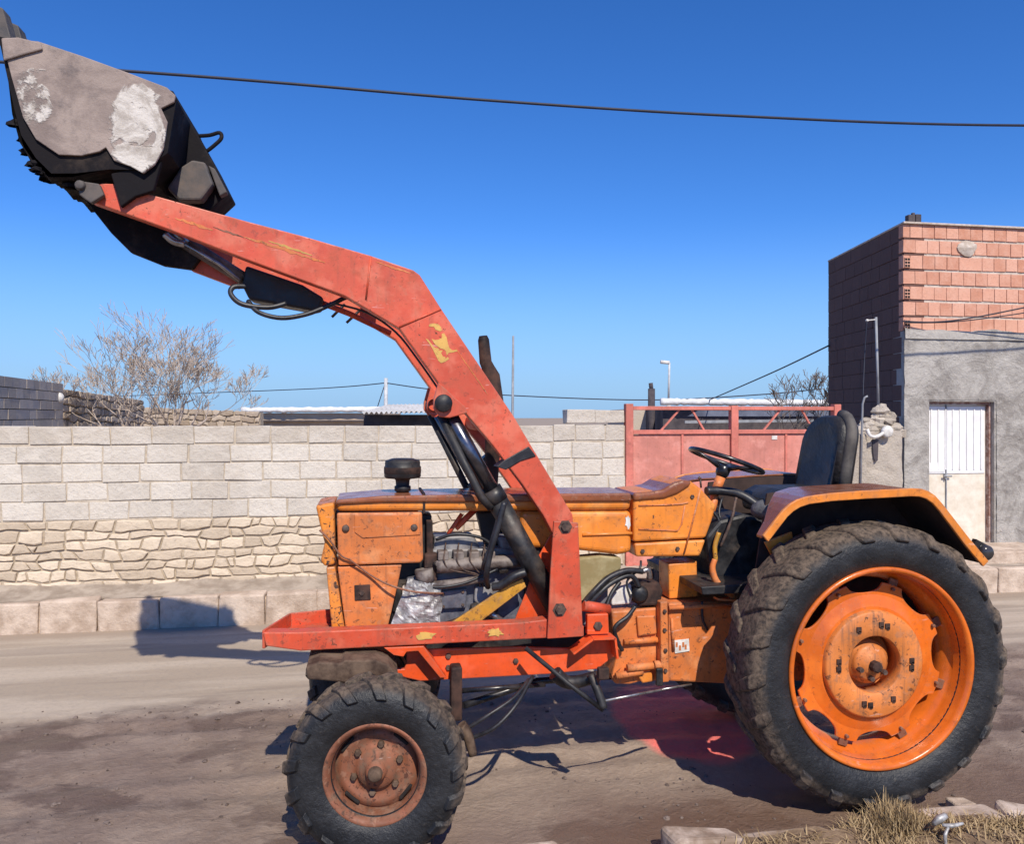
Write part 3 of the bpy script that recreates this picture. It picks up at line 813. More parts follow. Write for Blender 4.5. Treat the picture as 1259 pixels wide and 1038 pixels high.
# rubble garden walls
def rubble_wall(pa_, pb_, da, db, top_a, top_b, label, mat='brownrubble', rows=7):
    a, b = Vector(atd(pa_, 512, da)), Vector(atd(pb_, 512, db))
    za, zb = atd(pa_, top_a, da)[2], atd(pb_, top_b, db)[2]
    d = b - a; d.z = 0; L = d.length; d.normalize(); nn = Vector((d.y, -d.x, 0))
    w = thing('rubble_wall', ((a.x + b.x) / 2, (a.y + b.y) / 2, 0), label, 'wall')
    def fr(u, dd, z):
        t = u / L; zz = z * ((za * (1 - t) + zb * t) / za)
        return (a.x + d.x * u + nn.x * dd, a.y + d.y * u + nn.y * dd, zz)
    g = MB(); stone_rows(g, 0, L, max(.0, za - 1.4), za, rows, 0, .2, .5, .02, .07, 5, fr); build('stones', g, M[mat], w)
    g = MB()
    q = [fr(0, 0, za - .04), fr(L, 0, za - .04)]
    g.add([(q[0][0], q[0][1], 0), (q[1][0], q[1][1], 0), q[1], q[0]] + [(x - nn.x * .35, y - nn.y * .35, z) for x, y, z in ((q[0][0], q[0][1], 0), (q[1][0], q[1][1], 0), q[1], q[0])],
          [(0, 1, 2, 3), (7, 6, 5, 4), (0, 4, 5, 1), (1, 5, 6, 2), (2, 6, 7, 3), (3, 7, 4, 0)]); build('core', g, M['rubblejoint'], w)
rubble_wall(64, 175, 19, 26, 476, 492, 'brown rubble wall falling away right of the grey block building')
rubble_wall(170, 320, 27, 27, 500, 506, 'low brown rubble wall behind the foot of the bare tree')
a = atd(72, 489, 18); g = MB(); g.lathe([(0, .1), (.09, .07), (.12, 0), (.09, -.08), (0, -.1)], a, 'Y', 14); tag(build('white_lamp', g, M['white'], org=a), 'small round white lamp on the corner of the rubble wall at the left', 'lamp')
# beige low house
def far_box(name, x0, x1, d, top, mat, depth=5):
    a, b = atd(x0, top, d), atd(x1, top, d)
    g = MB(); dv = (Vector(b) - Vector(a)); dv.z = 0; dv.normalize(); nn = Vector((-dv.y, dv.x, 0)) * depth
    g.slab([(a[0], a[1]), (b[0], b[1]), (b[0] + nn.x, b[1] + nn.y), (a[0] + nn.x, a[1] + nn.y)], 0, a[2]); return g, a, b
bb = thing('low_house', (*atd(375, 512, 30)[:2], 0), 'low beige rendered house with pale roof edge behind the block wall', 'house')
g, a, b = far_box('wall', 300, 470, 30, 508, 'beige'); build('wall', g, M['beige'], bb)
a, b = Vector(atd(297, 504.5, 29.8)), Vector(atd(472, 503.5, 29.8)); g = MB()
N = 40
pts = [a.lerp(b, i / N) + Vector((0, 0, .03 * fn(i, 0, .7, 2))) for i in range(N + 1)]
g.tube(pts, [.10 + .03 * fn(i, 3, .9) for i in range(N + 1)], 8); build('roof_edge', g, M['snow'], bb)
a, b = atd(300, 517.5, 29.85), atd(470, 517.5, 29.85); g = MB(); g.bar(a, b, .2, .05); build('ledge', g, M['shed'], bb)
# corrugated lean-to
sh = thing('tin_shed', (*atd(500, 512, 13)[:2], 0), 'dark open shed under a corrugated tin roof behind the block wall', 'shed')
g, a, b = far_box('wall', 447, 588, 13.5, 510, 'shed', 2.5); build('wall', g, M['shed'], sh)  # solid dark wall colour stands in for the shade under the roof
g = MB(); N = 120; a0, b0 = Vector(atd(443, 508, 13)), Vector(atd(590, 506, 13)); dv = (b0 - a0); back = Vector((-dv.y, dv.x, 0)).normalized() * 3
vs = []
for i in range(N + 1):
    p = a0 + dv * (i / N); w = .02 * math.sin(i * 2 * math.pi / 5)
    q = p + back + Vector((0, 0, .17))
    vs += [(p.x, p.y, p.z + w), (q.x, q.y, q.z + w)]
g.add(vs, [(2 * i, 2 * i + 2, 2 * i + 3, 2 * i + 1) for i in range(N)], True)
build('roof', g, M['tin'], sh)
# flat roofs behind the gate
fr_ = thing('flat_roof_house', (*atd(920, 512, 21)[:2], 0), 'low dark house with whitewashed roof edge seen above the gate', 'house')
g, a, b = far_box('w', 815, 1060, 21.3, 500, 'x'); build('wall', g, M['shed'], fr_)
a, b = Vector(atd(812, 494, 21)), Vector(atd(1060, 496, 21)); g = MB(); N = 60
pts = [a.lerp(b, i / N) + Vector((0, 0, .025 * fn(i, 5, .8, 2))) for i in range(N + 1)]
g.tube(pts, [.085 + .03 * fn(i, 8, .9) for i in range(N + 1)], 8); build('roof_edge', g, M['snow'], fr_)
g = MB(); a, b = atd(858, 505, 20.8), atd(1055, 505, 20.8); c1, c2 = atd(845, 512, 20.8), atd(1055, 512, 20.8)
g.add([a, b, c2, c1], [(0, 1, 2, 3)]); build('tarpaulin', g, M['bluegrey'], fr_)
g = MB(); g.bar(atd(842, 519, 20.7), atd(1000, 517, 20.7), .05, .07); build('beam', g, M['polegrey'], fr_)
g, a, b = far_box('w', 772, 822, 24, 503, 'x'); o = build('yard_wall', g, M['greyblock'], org=(*atd(797, 512, 24)[:2], 0)); tag(o, 'grey yard wall seen through the left bay of the gate top', 'wall')
# distant poles
p = atd(474, 512, 45); ep = thing('power_pole', (p[0], p[1], 0), 'pale concrete power pole far behind the tin shed', 'pole')
g = MB(); g.tube([(p[0], p[1], 0), atd(474.5, 465, 45)], [.13, .1], 8); build('pole', g, M['pole'], ep)
g = MB(); g.tube([atd(474, 470, 45), atd(462, 507, 45)], .025, 5); build('stay_wire', g, M['wire'], ep)
g = MB(); g.tube([atd(474, 471, 45), atd(420, 476, 50), atd(340, 480, 56), atd(100, 489, 70)], .03, 5, 6); build('line', g, M['wire'], ep)
g = MB(); g.tube([atd(474, 471, 45), atd(540, 480, 44), atd(640, 487, 43), atd(800, 492, 42), atd(940, 485, 41), atd(1010, 478, 40)], .03, 5, 6); build('line', g, M['wire'], ep)
p = atd(629, 512, 16); g = MB(); g.tube([(p[0], p[1], 0), atd(631, 413, 16)], [.035, .022], 6)
tag(build('thin_mast', g, M['polegrey'], org=(p[0], p[1], 0)), 'thin grey aerial mast standing right of the exhaust behind the arm', 'mast')
p = atd(822, 512, 40); lp = thing('street_lamp', (p[0], p[1], 0), 'tall street lamp with short arm far behind the gate', 'lamp')
g = MB(); g.tube([(p[0], p[1], 0), atd(822, 490, 40)], .11, 8); g.tube([atd(822, 491, 40), atd(823, 446, 40)], .055, 8); build('pole', g, M['pole'], lp)
g = MB(); g.tube([atd(823, 446, 40), atd(812, 445, 40)], .09, 8); build('lamp_head', g, M['white'], lp)
p = atd(801, 512, 22); g = MB(); g.tube([(p[0], p[1], 1), atd(801, 478, 22)], .1, 8); g.tube([atd(801, 480, 22), atd(800, 471, 22)], .06, 8)
tag(build('stove_pipe', g, M['shed'], org=(p[0], p[1], 0)), 'short dark stove pipe left of the distant street lamp', 'pipe')

# ------------------------------------------------------------------ bare trees
def bare_tree(base, label, starts, seed, mtr, mtw, scale=1., levels=6):
    rnd = random.Random(seed)
    t = thing('bare_tree', base, label, 'tree')
    tr, tw = MB(), MB()
    def grow(p, d, ln, r, lv):
        pts, rs = [p], [r]
        n = 4
        dd = Vector(d)
        for i in range(n):
            dd = (dd + Vector((rnd.uniform(-.22, .22), rnd.uniform(-.22, .22), rnd.uniform(-.10, .16)))).normalized()
            p = p + dd * (ln / n); pts.append(p); rs.append(max(.0055, r * (1 - .4 * (i + 1) / n)))
        (tr if r > .014 else tw).tube(pts, rs, 6 if r > .018 else 3, 0, False)
        if lv <= 0: return
        k = rnd.choice((2, 3, 3)) if lv > 1 else rnd.choice((3, 4))
        for j in range(k):
            i = rnd.choice((2, 3, 4)) if j else 4
            ax = Vector((rnd.uniform(-1, 1), rnd.uniform(-1, 1), rnd.uniform(-.25, .75))).normalized()
            nd = (dd * .95 + ax * rnd.uniform(.5, .85)).normalized()
            nd.z = max(nd.z, -.05)
            grow(pts[i], nd, ln * rnd.uniform(.62, .86), rs[i] * rnd.uniform(.55, .72), lv - 1)
    for s_, d, ln, r in starts: grow(Vector(s_), Vector(d).normalized(), ln * scale, r * scale, levels)
    build('trunk', tr, M[mtr], t); build('crown', tw, M[mtw], t)
b = atd(185, 512, 20)
b = (b[0], b[1], 0)
a1 = atd(155, 530, 20); a2 = atd(212, 530, 20)
bare_tree(b, 'large leafless tree with pale grey twigs behind the wall at the left', [
    ((a1[0], a1[1], .3), (.02, 0, 1), 1.7, .10), ((a1[0], a1[1], 1.5), (-.95, .2, .42), 1.15, .055), ((a1[0], a1[1], 1.7), (-.45, .2, .8), .95, .055), ((a1[0], a1[1], 1.7), (.2, -.3, .8), .85, .045),
    ((a2[0], a2[1], .3), (.03, .1, 1), 1.6, .11), ((a2[0], a2[1], 1.5), (.95, .1, .42), 1.2, .065), ((a2[0], a2[1], 1.6), (.6, -.1, .7), 1.0, .06), ((a2[0], a2[1], 1.5), (-.1, .3, .8), .85, .045)], 5, 'bark', 'twig', .80, 6)
b = atd(985, 512, 17); b = (b[0], b[1], 0)
bare_tree(b, 'leafless brown shrub rising between gate top and dark house wall', [
    (atd(985, 560, 17), (-.2, 0, 1), 1.1, .05), (atd(1000, 560, 17), (.1, .1, 1), 1.15, .05), (atd(968, 560, 17), (-.5, 0, 1), .9, .04), (atd(1010, 545, 17), (.3, 0, 1), .9, .04)], 8, 'twigdk', 'twigdk', .52, 5)

# ================================================================== THE TRACTOR
YC = 4.645
RWx, RWz = 2.622, .762
T = thing('loader_tractor', (1.4, YC, 0), 'old orange tractor with red front loader raised high, parked on the muddy road', 'tractor')
def mir(y): return 2 * YC - y
def prism(name, pts, Y0, Y1, mat, parent=None, bevel=.005, yref=None, seg=2):
    g = MB(); g.prism(P2(pts, yref if yref else Y0), Y0, Y1)
    return build(name, g, M[mat], parent or T, bevel=bevel, seg=seg)
def bolts(parent, pts, Y, r=.012, h=.012, mat='bolt', name='bolt', hexa=6):
    for (a, b) in pts:
        c = at(a, b, Y); g = MB(); g.lathe([(0, -h), (r * .85, -h), (r, -h * .7), (r, 0)], c, 'Y', hexa, smooth=False); build(name, g, M[mat], parent, org=c)

# ---- rear wheels
def tyre(Ro, Rb, Wd, lugs, lug_h, lugw, seed):
    """profile of a bar tread tyre about Y; lug bars curve in from both shoulders"""
    rnd = random.Random(seed)
    g = MB(); h = Wd / 2; Rc = Ro - lug_h; sec = Rc - Rb
    half = [(Rb - .005, -h * .80), (Rb + .012, -h * .9), (Rb + sec * .25, -h * 1.0), (Rb + sec * .5, -h * 1.04), (Rb + sec * .72, -h * 1.0), (Rb + sec * .88, -h * .9), (Rc - .008, -h * .74), (Rc, -h * .4)]
    prof = half + [(Rc + .002, 0)] + [(r, -y) for r, y in half[::-1]] + [(Rb - .03, h * .6), (Rb - .03, -h * .6)]
    g.lathe(prof, (0, 0, 0), 'Y', 96, closed=True)
    def surf(t):  # t 0 at mid, 1 at the shoulder lip down the side
        if t < .62: return (Rc, t / .62 * h * .74)
        u = (t - .62) / .38
        return (Rc - u * sec * .30, h * (.74 + .27 * math.sin(u * math.pi / 2)))
    for s in (-1, 1):
        for k in range(lugs):
            th0 = 2 * math.pi * (k + (.5 if s > 0 else 0)) / lugs
            vs, n_ = [], 7
            wj = rnd.uniform(.85, 1.12); hj = rnd.uniform(.75, 1.03)
            for i in range(n_):
                t = -.02 + 1.02 * i / (n_ - 1)
                r, y = surf(max(t, 0)); y = y if t >= 0 else t * h
                th = th0 + (1 - t) * .62 * lugw * 3.6 / Ro
                wd = lugw * wj * (1.0 + .35 * t) * (1 if t < .9 else .85)
                if t < .62: top = (r + lug_h * hj, y)
                else:
                    u = (t - .62) / .38; top = (r + lug_h * hj * (1 - u * .75), y + .012 * u + .006)
                for q, (rr, yy, ww) in enumerate(((r - .012, y - .004, wd * 1.35), (top[0], top[1], wd))):
                    for e in (-1, 1):
                        a = th + e * ww / 2 / rr
                        vs.append((rr * math.cos(a), s * yy, rr * math.sin(a)))
            fs = []
            for i in range(n_ - 1):
                b, c = i * 4, (i + 1) * 4
                fs += [(b + 2, b + 3, c + 3, c + 2), (b, b + 2, c + 2, c), (b + 1, c + 1, c + 3, b + 3)]
            fs += [(0, 1, 3, 2), ((n_ - 1) * 4, (n_ - 1) * 4 + 2, (n_ - 1) * 4 + 3, (n_ - 1) * 4 + 1)]
            g.add(vs, fs)
    return g
def shift(g, c): g.v = [(v[0] + c[0], v[1] + c[1], v[2] + c[2]) for v in g.v]; return g

tyre_r_mesh = None
def rear_wheel(yc, s):
    """s=-1: outside faces -Y"""
    c = Vector((RWx, yc, RWz))
    # scalloped disc
    g = MB(); N = 240; ring = []
    for k in range(N):
        a = 2 * math.pi * k / N
        u = abs(((a / (math.pi / 4) + .42) % 1) - .5) * 2
        r = .428
        if u < .62: r -= .056 * math.sqrt(max(0, 1 - (u / .62) ** 2)) ** .9
        ring.append((a, r))
    yd = .045 * s; th = .014
    rows = [(lambda r: r, 0), (lambda r: r, th), (lambda r: .36, th), (lambda r: .30, th - .02 * s * s), (lambda r: .2, th - .02), (lambda r: .2, -.02), (lambda r: .30, -.02), (lambda r: .36, 0)]
    vs = []
    for a, r in ring:
        for f, y in rows:
            rr = f(r); vs.append((c.x + rr * math.cos(a), c.y + yd + y * (-s) - .0, c.z + rr * math.sin(a)))
    m = len(rows)
    g.add(vs, [(k * m + i, k * m + (i + 1) % m, ((k + 1) % N) * m + (i + 1) % m, ((k + 1) % N) * m + i) for k in range(N) for i in range(m)], False)
    w = build('rear_wheel', g, M['rim'], T, org=c, bevel=.004)
    # rim
    g = MB(); k_ = s
    pr = [(.504, .172), (.517, .178), (.527, .172), (.529, .160), (.521, .156), (.508, .150), (.500, .06), (.490, .035), (.468, .012), (.456, -.02), (.456, -.07), (.468, -.10), (.490, -.120), (.510, -.150), (.529, -.160), (.527, -.172), (.505, -.172),
          (.492, -.150), (.476, -.122), (.455, -.105), (.443, -.07), (.443, -.02), (.454, .02), (.478, .042), (.489, .06), (.495, .150)]
    g.lathe([(r, y * s) for r, y in pr], c, 'Y', 128, closed=True); build('rim', g, M['rim'], w, org=c)
    g = shift(tyre(.751, .522, .37, 22, .016, .05, 3), c); build('tyre', g, M['tyre_r'], w, org=c, bevel=.008)
    # raised hub plate
    g = MB(); y0 = .092 * s
    g.lathe([(.150, y0 - .10 * s), (.150, y0), (.156, y0 + .006 * s), (.272, y0 + .006 * s), (.282, y0 - .002 * s), (.290, y0 - .10 * s)], c, 'Y', 72, closed=True); hp = build('hub_plate', g, M['hubmud'], w, org=c)
    g = MB(); g.lathe([(0, y0 - .005 * s), (.05, y0 - .005 * s), (.06, y0 - .02 * s), (.085, y0 - .025 * s), (.10, y0 - .04 * s), (.10, y0 - .05 * s), (.115, y0 - .055 * s), (.118, y0 - .12 * s), (.15, y0 - .125 * s), (.19, y0 - .10 * s)], c, 'Y', 40)
    build('hub', g, M['hubmud'], w, org=c)
    g = MB(); g.lathe([(0, y0 + .035 * s), (.022, y0 + .035 * s), (.03, y0 + .028 * s), (.032, y0 - .02 * s)], c + Vector((0, 0, -.008)), 'Y', 8, smooth=False); build('axle_end', g, M['rustpipe'], w, org=c)
    for k in range(3):
        a = R(200 + k * 62); q = c + Vector((.078 * math.cos(a), 0, .078 * math.sin(a)))
        g = MB(); g.lathe([(0, y0 + .002 * s), (.014, y0 + .002 * s), (.016, y0 - .05 * s)], q, 'Y', 6, smooth=False); build('hub_bolt', g, M['bolt'], w, org=q)
    for k in range(6):
        for e in (-1, 1):
            if k in (1, 4) and e > 0: continue
            a = R((76, 122, 178, 257, 304, 358)[k]) + e * .088; rr = .212
            q = c + Vector((rr * math.cos(a), y0 + .006 * s, rr * math.sin(a)))
            g = MB(); t = Vector((0, 0, 1)); u = Vector((1, 0, 0))
            for (du, dv, su, sv) in ((0, .002, .026, .026), (.004, -.012, .016, .012)):
                o = q + u * du + t * dv
                g.bar(o - t * (sv / 2), o + t * (sv / 2), su, .014, (0, 1, 0))
            build('wheel_clamp', g, M['rustpipe'], w, org=q)
    for k in range(8):   # lugs that hold the disc on the rim
        a = math.pi / 4 * (k + .58) ; q = c + Vector((.437 * math.cos(a), yd - .012 * s, .425 * math.sin(a)))
        g = MB(); t = Vector((math.cos(a), 0, math.sin(a))); u = Vector((-t.z, 0, t.x))
        g.bar(q - t * .035, q + t * .035, .05, .018, (0, 1, 0)); g.lathe([(0, .030 * s), (.010, .030 * s), (.012, 0)], q - t * .02, 'Y', 6, smooth=False); build('rim_lug', g, M['rust'], w, org=q, bevel=.003)
    return w
rear_wheel(3.975, -1)
rear_wheel(mir(3.975), 1)

# ---- front wheels
FWx, FWz = at(464, 947, 3.85)[0], .405
def front_wheel(yc, s, steer):
    c = Vector((FWx, yc, FWz))
    g = MB()
    pr = [(.0, .035), (.03, .037), (.045, .03), (.048, .0), (.06, -.004), (.09, -.006), (.098, -.03), (.135, -.035), (.15, -.022), (.17, -.022), (.19, -.045), (.205, -.05), (.208, -.058)]
    g.lathe([(r, (y + .045) * s) for r, y in pr], c, 'Y', 64)
    w = build('front_wheel', g, M['rust'], T, org=c)
    g = MB(); pr = [(.225, .10), (.236, .106), (.243, .10), (.243, .092), (.232, .088), (.222, .07), (.212, .05), (.206, .02), (.206, -.06), (.232, -.088), (.243, -.10), (.225, -.10), (.212, -.07), (.198, -.05), (.198, .04), (.206, .07), (.214, .09)]
    g.lathe([(r, y * s) for r, y in pr], c, 'Y', 96, closed=True); build('rim', g, M['rust'], w, org=c)
    g = shift(tyre(.432, .234, .235, 17, .019, .042, 7), c); build('tyre', g, M['tyre_f'], w, org=c, bevel=.003)
    g = MB(); g.lathe([(0, .115 * s), (.026, .112 * s), (.034, .10 * s), (.036, .05 * s)], c, 'Y', 18); build('hub_cap', g, M['mudaxle'], w, org=c)
    for k in range(6):
        a = R(20 + 60 * k); q = c + Vector((.115 * math.cos(a), .0, .115 * math.sin(a)))
        g = MB(); g.lathe([(0, .036 * s), (.013, .036 * s), (.017, .028 * s), (.017, 0)], q, 'Y', 6, smooth=False); build('wheel_nut', g, M['mudaxle'], w, org=q)
    for k in range(4):
        a = R(50 + 90 * k); q = c + Vector((.178 * math.cos(a), 0, .178 * math.sin(a)))
        t = Vector((math.cos(a), 0, math.sin(a))); u = Vector((-t.z, 0, t.x)); o = q + Vector((0, .020 * s, 0))
        g = MB(); g.bar(o - u * .042, o + u * .042, .016, .02, (0, 1, 0)); build('rim_slot', g, M['hole'], w, org=q, bevel=.006)
    w.rotation_euler = (0, 0, steer)
    return w
front_wheel(3.92, -1, R(-7))
front_wheel(mir(3.955), 1, R(-9))
# front axle
g = MB(); g.prism(P2([(376, 821), (392, 815), (420, 816), (423, 813), (462, 812), (478, 818), (490, 832), (488, 850), (440, 842), (405, 838), (378, 836)], 4.12), 4.12, mir(4.12))
ax = build('front_axle', g, M['mudaxle'], T, bevel=.012)
for y in (4.10, mir(4.10)):
    g = MB(); x = FWx + .0; g.tube([(x + .10, y, .76), (x + .06, y, .40)], [.05, .06], 12); g.tube([(x + .06, y, .43), (x, 3.99 if y < YC else mir(3.99), FWz)], .045, 12); build('kingpin', g, M['black'], ax)
g = MB(); a, b = at(562, 842, 4.3), at(566, 885, 4.3); g.box(a[0] - .035, a[0] + .025, 4.27, 4.36, b[2], a[2] + .1); build('axle_bracket', g, M['rustpipe'], ax, bevel=.012)
g = MB(); g.tube([at(566, 893, 4.1), at(575, 905, 4.1), at(582, 930, 4.08)], [.035, .028, .02], 8, 4); build('steering_arm', g, M['mudaxle'], ax)
g = MB(); g.tube([at(570, 868, 4.35), at(660, 838, 4.55), at(780, 830, 4.6)], .02, 8); g.tube([at(565, 850, 4.3), at(670, 842, 4.35)], .014, 8); build('drag_link', g, M['blackshiny'], ax)

# ---- loader side frame
def side_frame(near):
    Yf = (lambda y: y) if near else (lambda y: mir(y) + .10)
    def pr(name, pts, y0, y1, mat, parent=None, bevel=.005):
        g = MB(); q = P2(pts, y0); g.prism(q, Yf(y0), Yf(y1)); return build(name, g, M[mat], parent or T, bevel=bevel)
    rail = pr('loader_rail', ([(323, 778), (327, 795), (370, 801), (673, 785), (718, 783), (718, 770), (673, 762), (640, 766), (368, 778)] if near else [(470, 778), (470, 796), (673, 785), (718, 783), (718, 770), (673, 762)]), 4.258, 4.35, 'red_dull', bevel=.006)
    sp = pr('side_plate', [(500, 800), (640, 796), (700, 798), (722, 783), (754, 781), (757, 806), (735, 823), (680, 829), (517, 838), (482, 830), (483, 824), (497, 823), (500, 815)], 4.355, 4.38, 'red_bright')
    pr('gusset_bar', [(472, 797), (521, 795), (549, 834), (541, 834), (514, 801), (500, 802), (496, 808), (484, 806)], 4.26, 4.354, 'red_bright', sp, .003)
    if near: bolts(sp, [(551, 807), (551, 821), (634, 813)], 4.355, .016, .012)
    # the flange that steps up at the rear
    g = MB(); q = [at(a, b, 4.29) for a, b in ((703, 802), (727, 784), (754, 783), (757, 808))]
    for a, b in zip(q[:-1], q[1:]): g.bar((a[0], Yf(4.30), a[2]), (b[0], Yf(4.30), b[2]), .012, .10, (0, 1, 0))
    build('flange', g, M['red_bright'], sp)
    br = pr('rear_bracket', [(722, 756), (748, 755), (749, 780), (722, 781)], 4.29, 4.33, 'red_bright')
    if near: bolts(br, [(735, 770)], 4.29, .026, .012)
    # upright post: outer plate, web, inner plate
    post = pr('loader_post', [(681, 641), (711, 643), (717, 783), (673, 786), (677, 700)], 4.228, 4.248, 'red_dull', None, .004)
    pr('post_web', [(706, 646), (711, 646), (717, 781), (710, 781)], 4.2485, 4.427, 'red_dull', post)
    pr('inner_plate', [(683, 641), (711, 643), (717, 783), (675, 786), (679, 700)], 4.428, 4.443, 'red_dull', post)
    pr('gusset', [(680, 652), (659, 690), (648, 725), (632, 765), (674, 763), (677, 700)], 4.4435, 4.455, 'red_bright', post, .003)
    if near:
        for a, b in ((695, 648), (688, 750)):
            c = at(a, b, 4.228)
            g = MB(); g.lathe([(0, -.018), (.024, -.018), (.026, -.012), (.026, -.004), (.038, -.004), (.038, .0)], c, 'Y', 6, smooth=False); build('pivot_bolt', g, M['bolt'], post, org=c)
    pr('brace', [(551, 769), (588, 767), (647, 722), (643, 712), (625, 720)], 4.365, 4.385, 'yellow', None, .003)
    # boom arm
    arm_px = [(106, 240), (114, 228), (125, 225), (142, 226), (178, 237), (300, 271), (372, 290), (455, 314), (508, 332), (516, 338), (542, 379), (585, 443), (631, 511), (656, 553), (704, 633), (706, 655), (694, 667), (680, 657), (668, 634), (643, 597), (606, 548), (568, 503), (541, 474), (491, 404), (424, 364), (300, 318), (202, 280), (110, 247)]
    arm = pr('loader_arm', arm_px, 4.33, 4.425, 'red', None, .006)
    # weld seams and lug plates
    for (y0, y1) in ((4.295, 4.329), (4.4255, 4.45)):
        pr('pivot_lug', [(539, 470), (533, 492), (533, 503), (541, 513), (553, 514), (575, 508), (572, 500)], y0, y1, 'red', arm, .006)
    for a, b in (((450, 368), (456, 315)), ((491, 402), (542, 380))):
        g = MB(); p, q = at(*a, 4.33), at(*b, 4.33); g.tube([(p[0], Yf(4.329), p[2]), (q[0], Yf(4.329), q[2])], .006, 6); build('weld_seam', g, M['red_dull'], arm)
    c = at(545, 496, 4.295); g = MB(); g.lathe([(0, -.03), (.042, -.03), (.047, -.022), (.047, 0), (.035, .0), (.035, .19)] if near else [(0, .03), (.045, .03), (.045, 0), (.035, -.19)], (c[0], Yf(4.295), c[2]), 'Y', 24); build('pivot_pin', g, M['black'], arm)
    # strap round the arm
    g = MB(); q = P2([(610, 574), (620, 566), (650, 549), (659, 561), (640, 567), (622, 578)], 4.326)
    g.prism(q, Yf(4.322), Yf(4.433)); build('strap', g, M['rubber'], arm, bevel=.004)
    # lift cylinder
    cyl_y = 4.378
    A_, B_, C_ = at(547, 500, cyl_y), at(609, 612, cyl_y), at(686, 752, cyl_y)
    f3 = lambda p: (p[0], Yf(p[1]), p[2])
    g = MB(); g.tube([f3(B_), f3(C_)], .058, 20); g.tube([f3(at(603, 602, cyl_y)), f3(at(612, 617, cyl_y))], .061, 20)
    cy = build('lift_cylinder', g, M['black'], T)
    g = MB(); g.tube([f3(A_), f3(at(610, 613, cyl_y))], .042, 20); build('rod', g, M['rodsteel'], cy)
    g = MB(); g.tube([f3(at(541, 510, 4.35)), f3(at(592, 612, 4.34)), f3(at(604, 625, 4.34))], .022, 10); g.tube([f3(at(541, 510, 4.35)), f3(at(553, 508, 4.35))], .03, 10); build('oil_pipe', g, M['black'], cy)
    return arm
arm = side_frame(True)
side_frame(False)
# yellow painted emblem on the near arm: an arc over a block, worn away in places
def px_poly(z): return [(500 + a / 12.59, 380 + b / 12.59) for a, b in z]
g = MB()
for z in ([(340, 255), (360, 228), (430, 222), (495, 235), (530, 275), (548, 330), (515, 345), (450, 322), (420, 275), (350, 270)],
          [(290, 458), (330, 470), (400, 560), (440, 600), (510, 615), (490, 640), (560, 640), (535, 680), (560, 735), (595, 740), (600, 770), (640, 740), (655, 775), (600, 815), (530, 838), (490, 800), (440, 700), (400, 620), (340, 520)],
          [(385, 462), (440, 480), (500, 470), (545, 445), (540, 385), (580, 372), (620, 440), (640, 540), (660, 600), (710, 640), (770, 630), (790, 650), (720, 670), (650, 680), (620, 720), (605, 650), (575, 625), (520, 610), (450, 560), (420, 520)]):
    q = P2(px_poly(z), 4.329); n_ = len(q)
    g.prism(q, 4.3284, 4.3299)
build('painted_emblem', g, M['yellowmark'], arm)
rail = [o for o in T.children if o.name.startswith('loader_rail')][0]
def splotch(px_, py_, w, h, Y, parent, mat, seed, name='paint_patch'):
    rnd = random.Random(seed); q = []
    for k in range(16):
        a = k * math.pi / 8; f = rnd.uniform(.55, 1.1); q.append((px_ + w * f * math.cos(a), py_ + h * f * math.sin(a)))
    g = MB(); g.prism(P2(q, Y), Y - .003, Y + .002); build(name, g, M[mat], parent)
splotch(524, 782, 13, 7, 4.2575, rail, 'yellowmark', 4); splotch(609, 778, 11, 6, 4.2575, rail, 'yellowmark', 8)

rnd = random.Random(9)
for (x0_, y0_, x1_, y1_, w_, mt) in ((215, 268, 262, 283, 3.2, 'orange_dull'), (300, 291, 400, 323, 3.4, 'orange_dull'), (330, 296, 384, 314, 2.2, 'yellowmark'), (262, 279, 300, 292, 1.8, 'rust'), (560, 428, 600, 486, 2.0, 'orange_dull'), (462, 322, 505, 336, 1.8, 'orange_dull')):
    n_ = 14; up_, dn_ = [], []
    for k in range(n_ + 1):
        t = k / n_; px_, py_ = x0_ + (x1_ - x0_) * t, y0_ + (y1_ - y0_) * t; hw = w_ * math.sin(math.pi * min(.98, max(.02, t))) ** .5
        up_.append((px_, py_ - hw * rnd.uniform(.2, 1))); dn_.append((px_, py_ + hw * rnd.uniform(.2, 1)))
    g = MB(); g.prism(P2(up_ + dn_[::-1], 4.3295), 4.3286, 4.331); build('scrape', g, M[mt], arm)
# front tray of the loader frame
tray = None
g = MB()
q = [(at(323, 778, 4.25)[0], 4.272), (-.424, 4.615), (-.10, 4.70)]
zt_, zb_ = .98, .90
for a, b in zip(q[:-1], q[1:]):
    A_, B_ = Vector((a[0], a[1], (zt_ + zb_) / 2)), Vector((b[0], b[1], (zt_ + zb_) / 2)); g.bar(A_, B_, .014, .095, (0, 0, 1))
g.slab([(q[0][0], q[0][1] + .01), (q[1][0], q[1][1] - .01), (q[2][0], q[2][1] - .01), (-.05, 4.36), (-.3, 4.36)], .905, .915)
build('front_tray', g, M['red_dull'], T, bevel=.004)

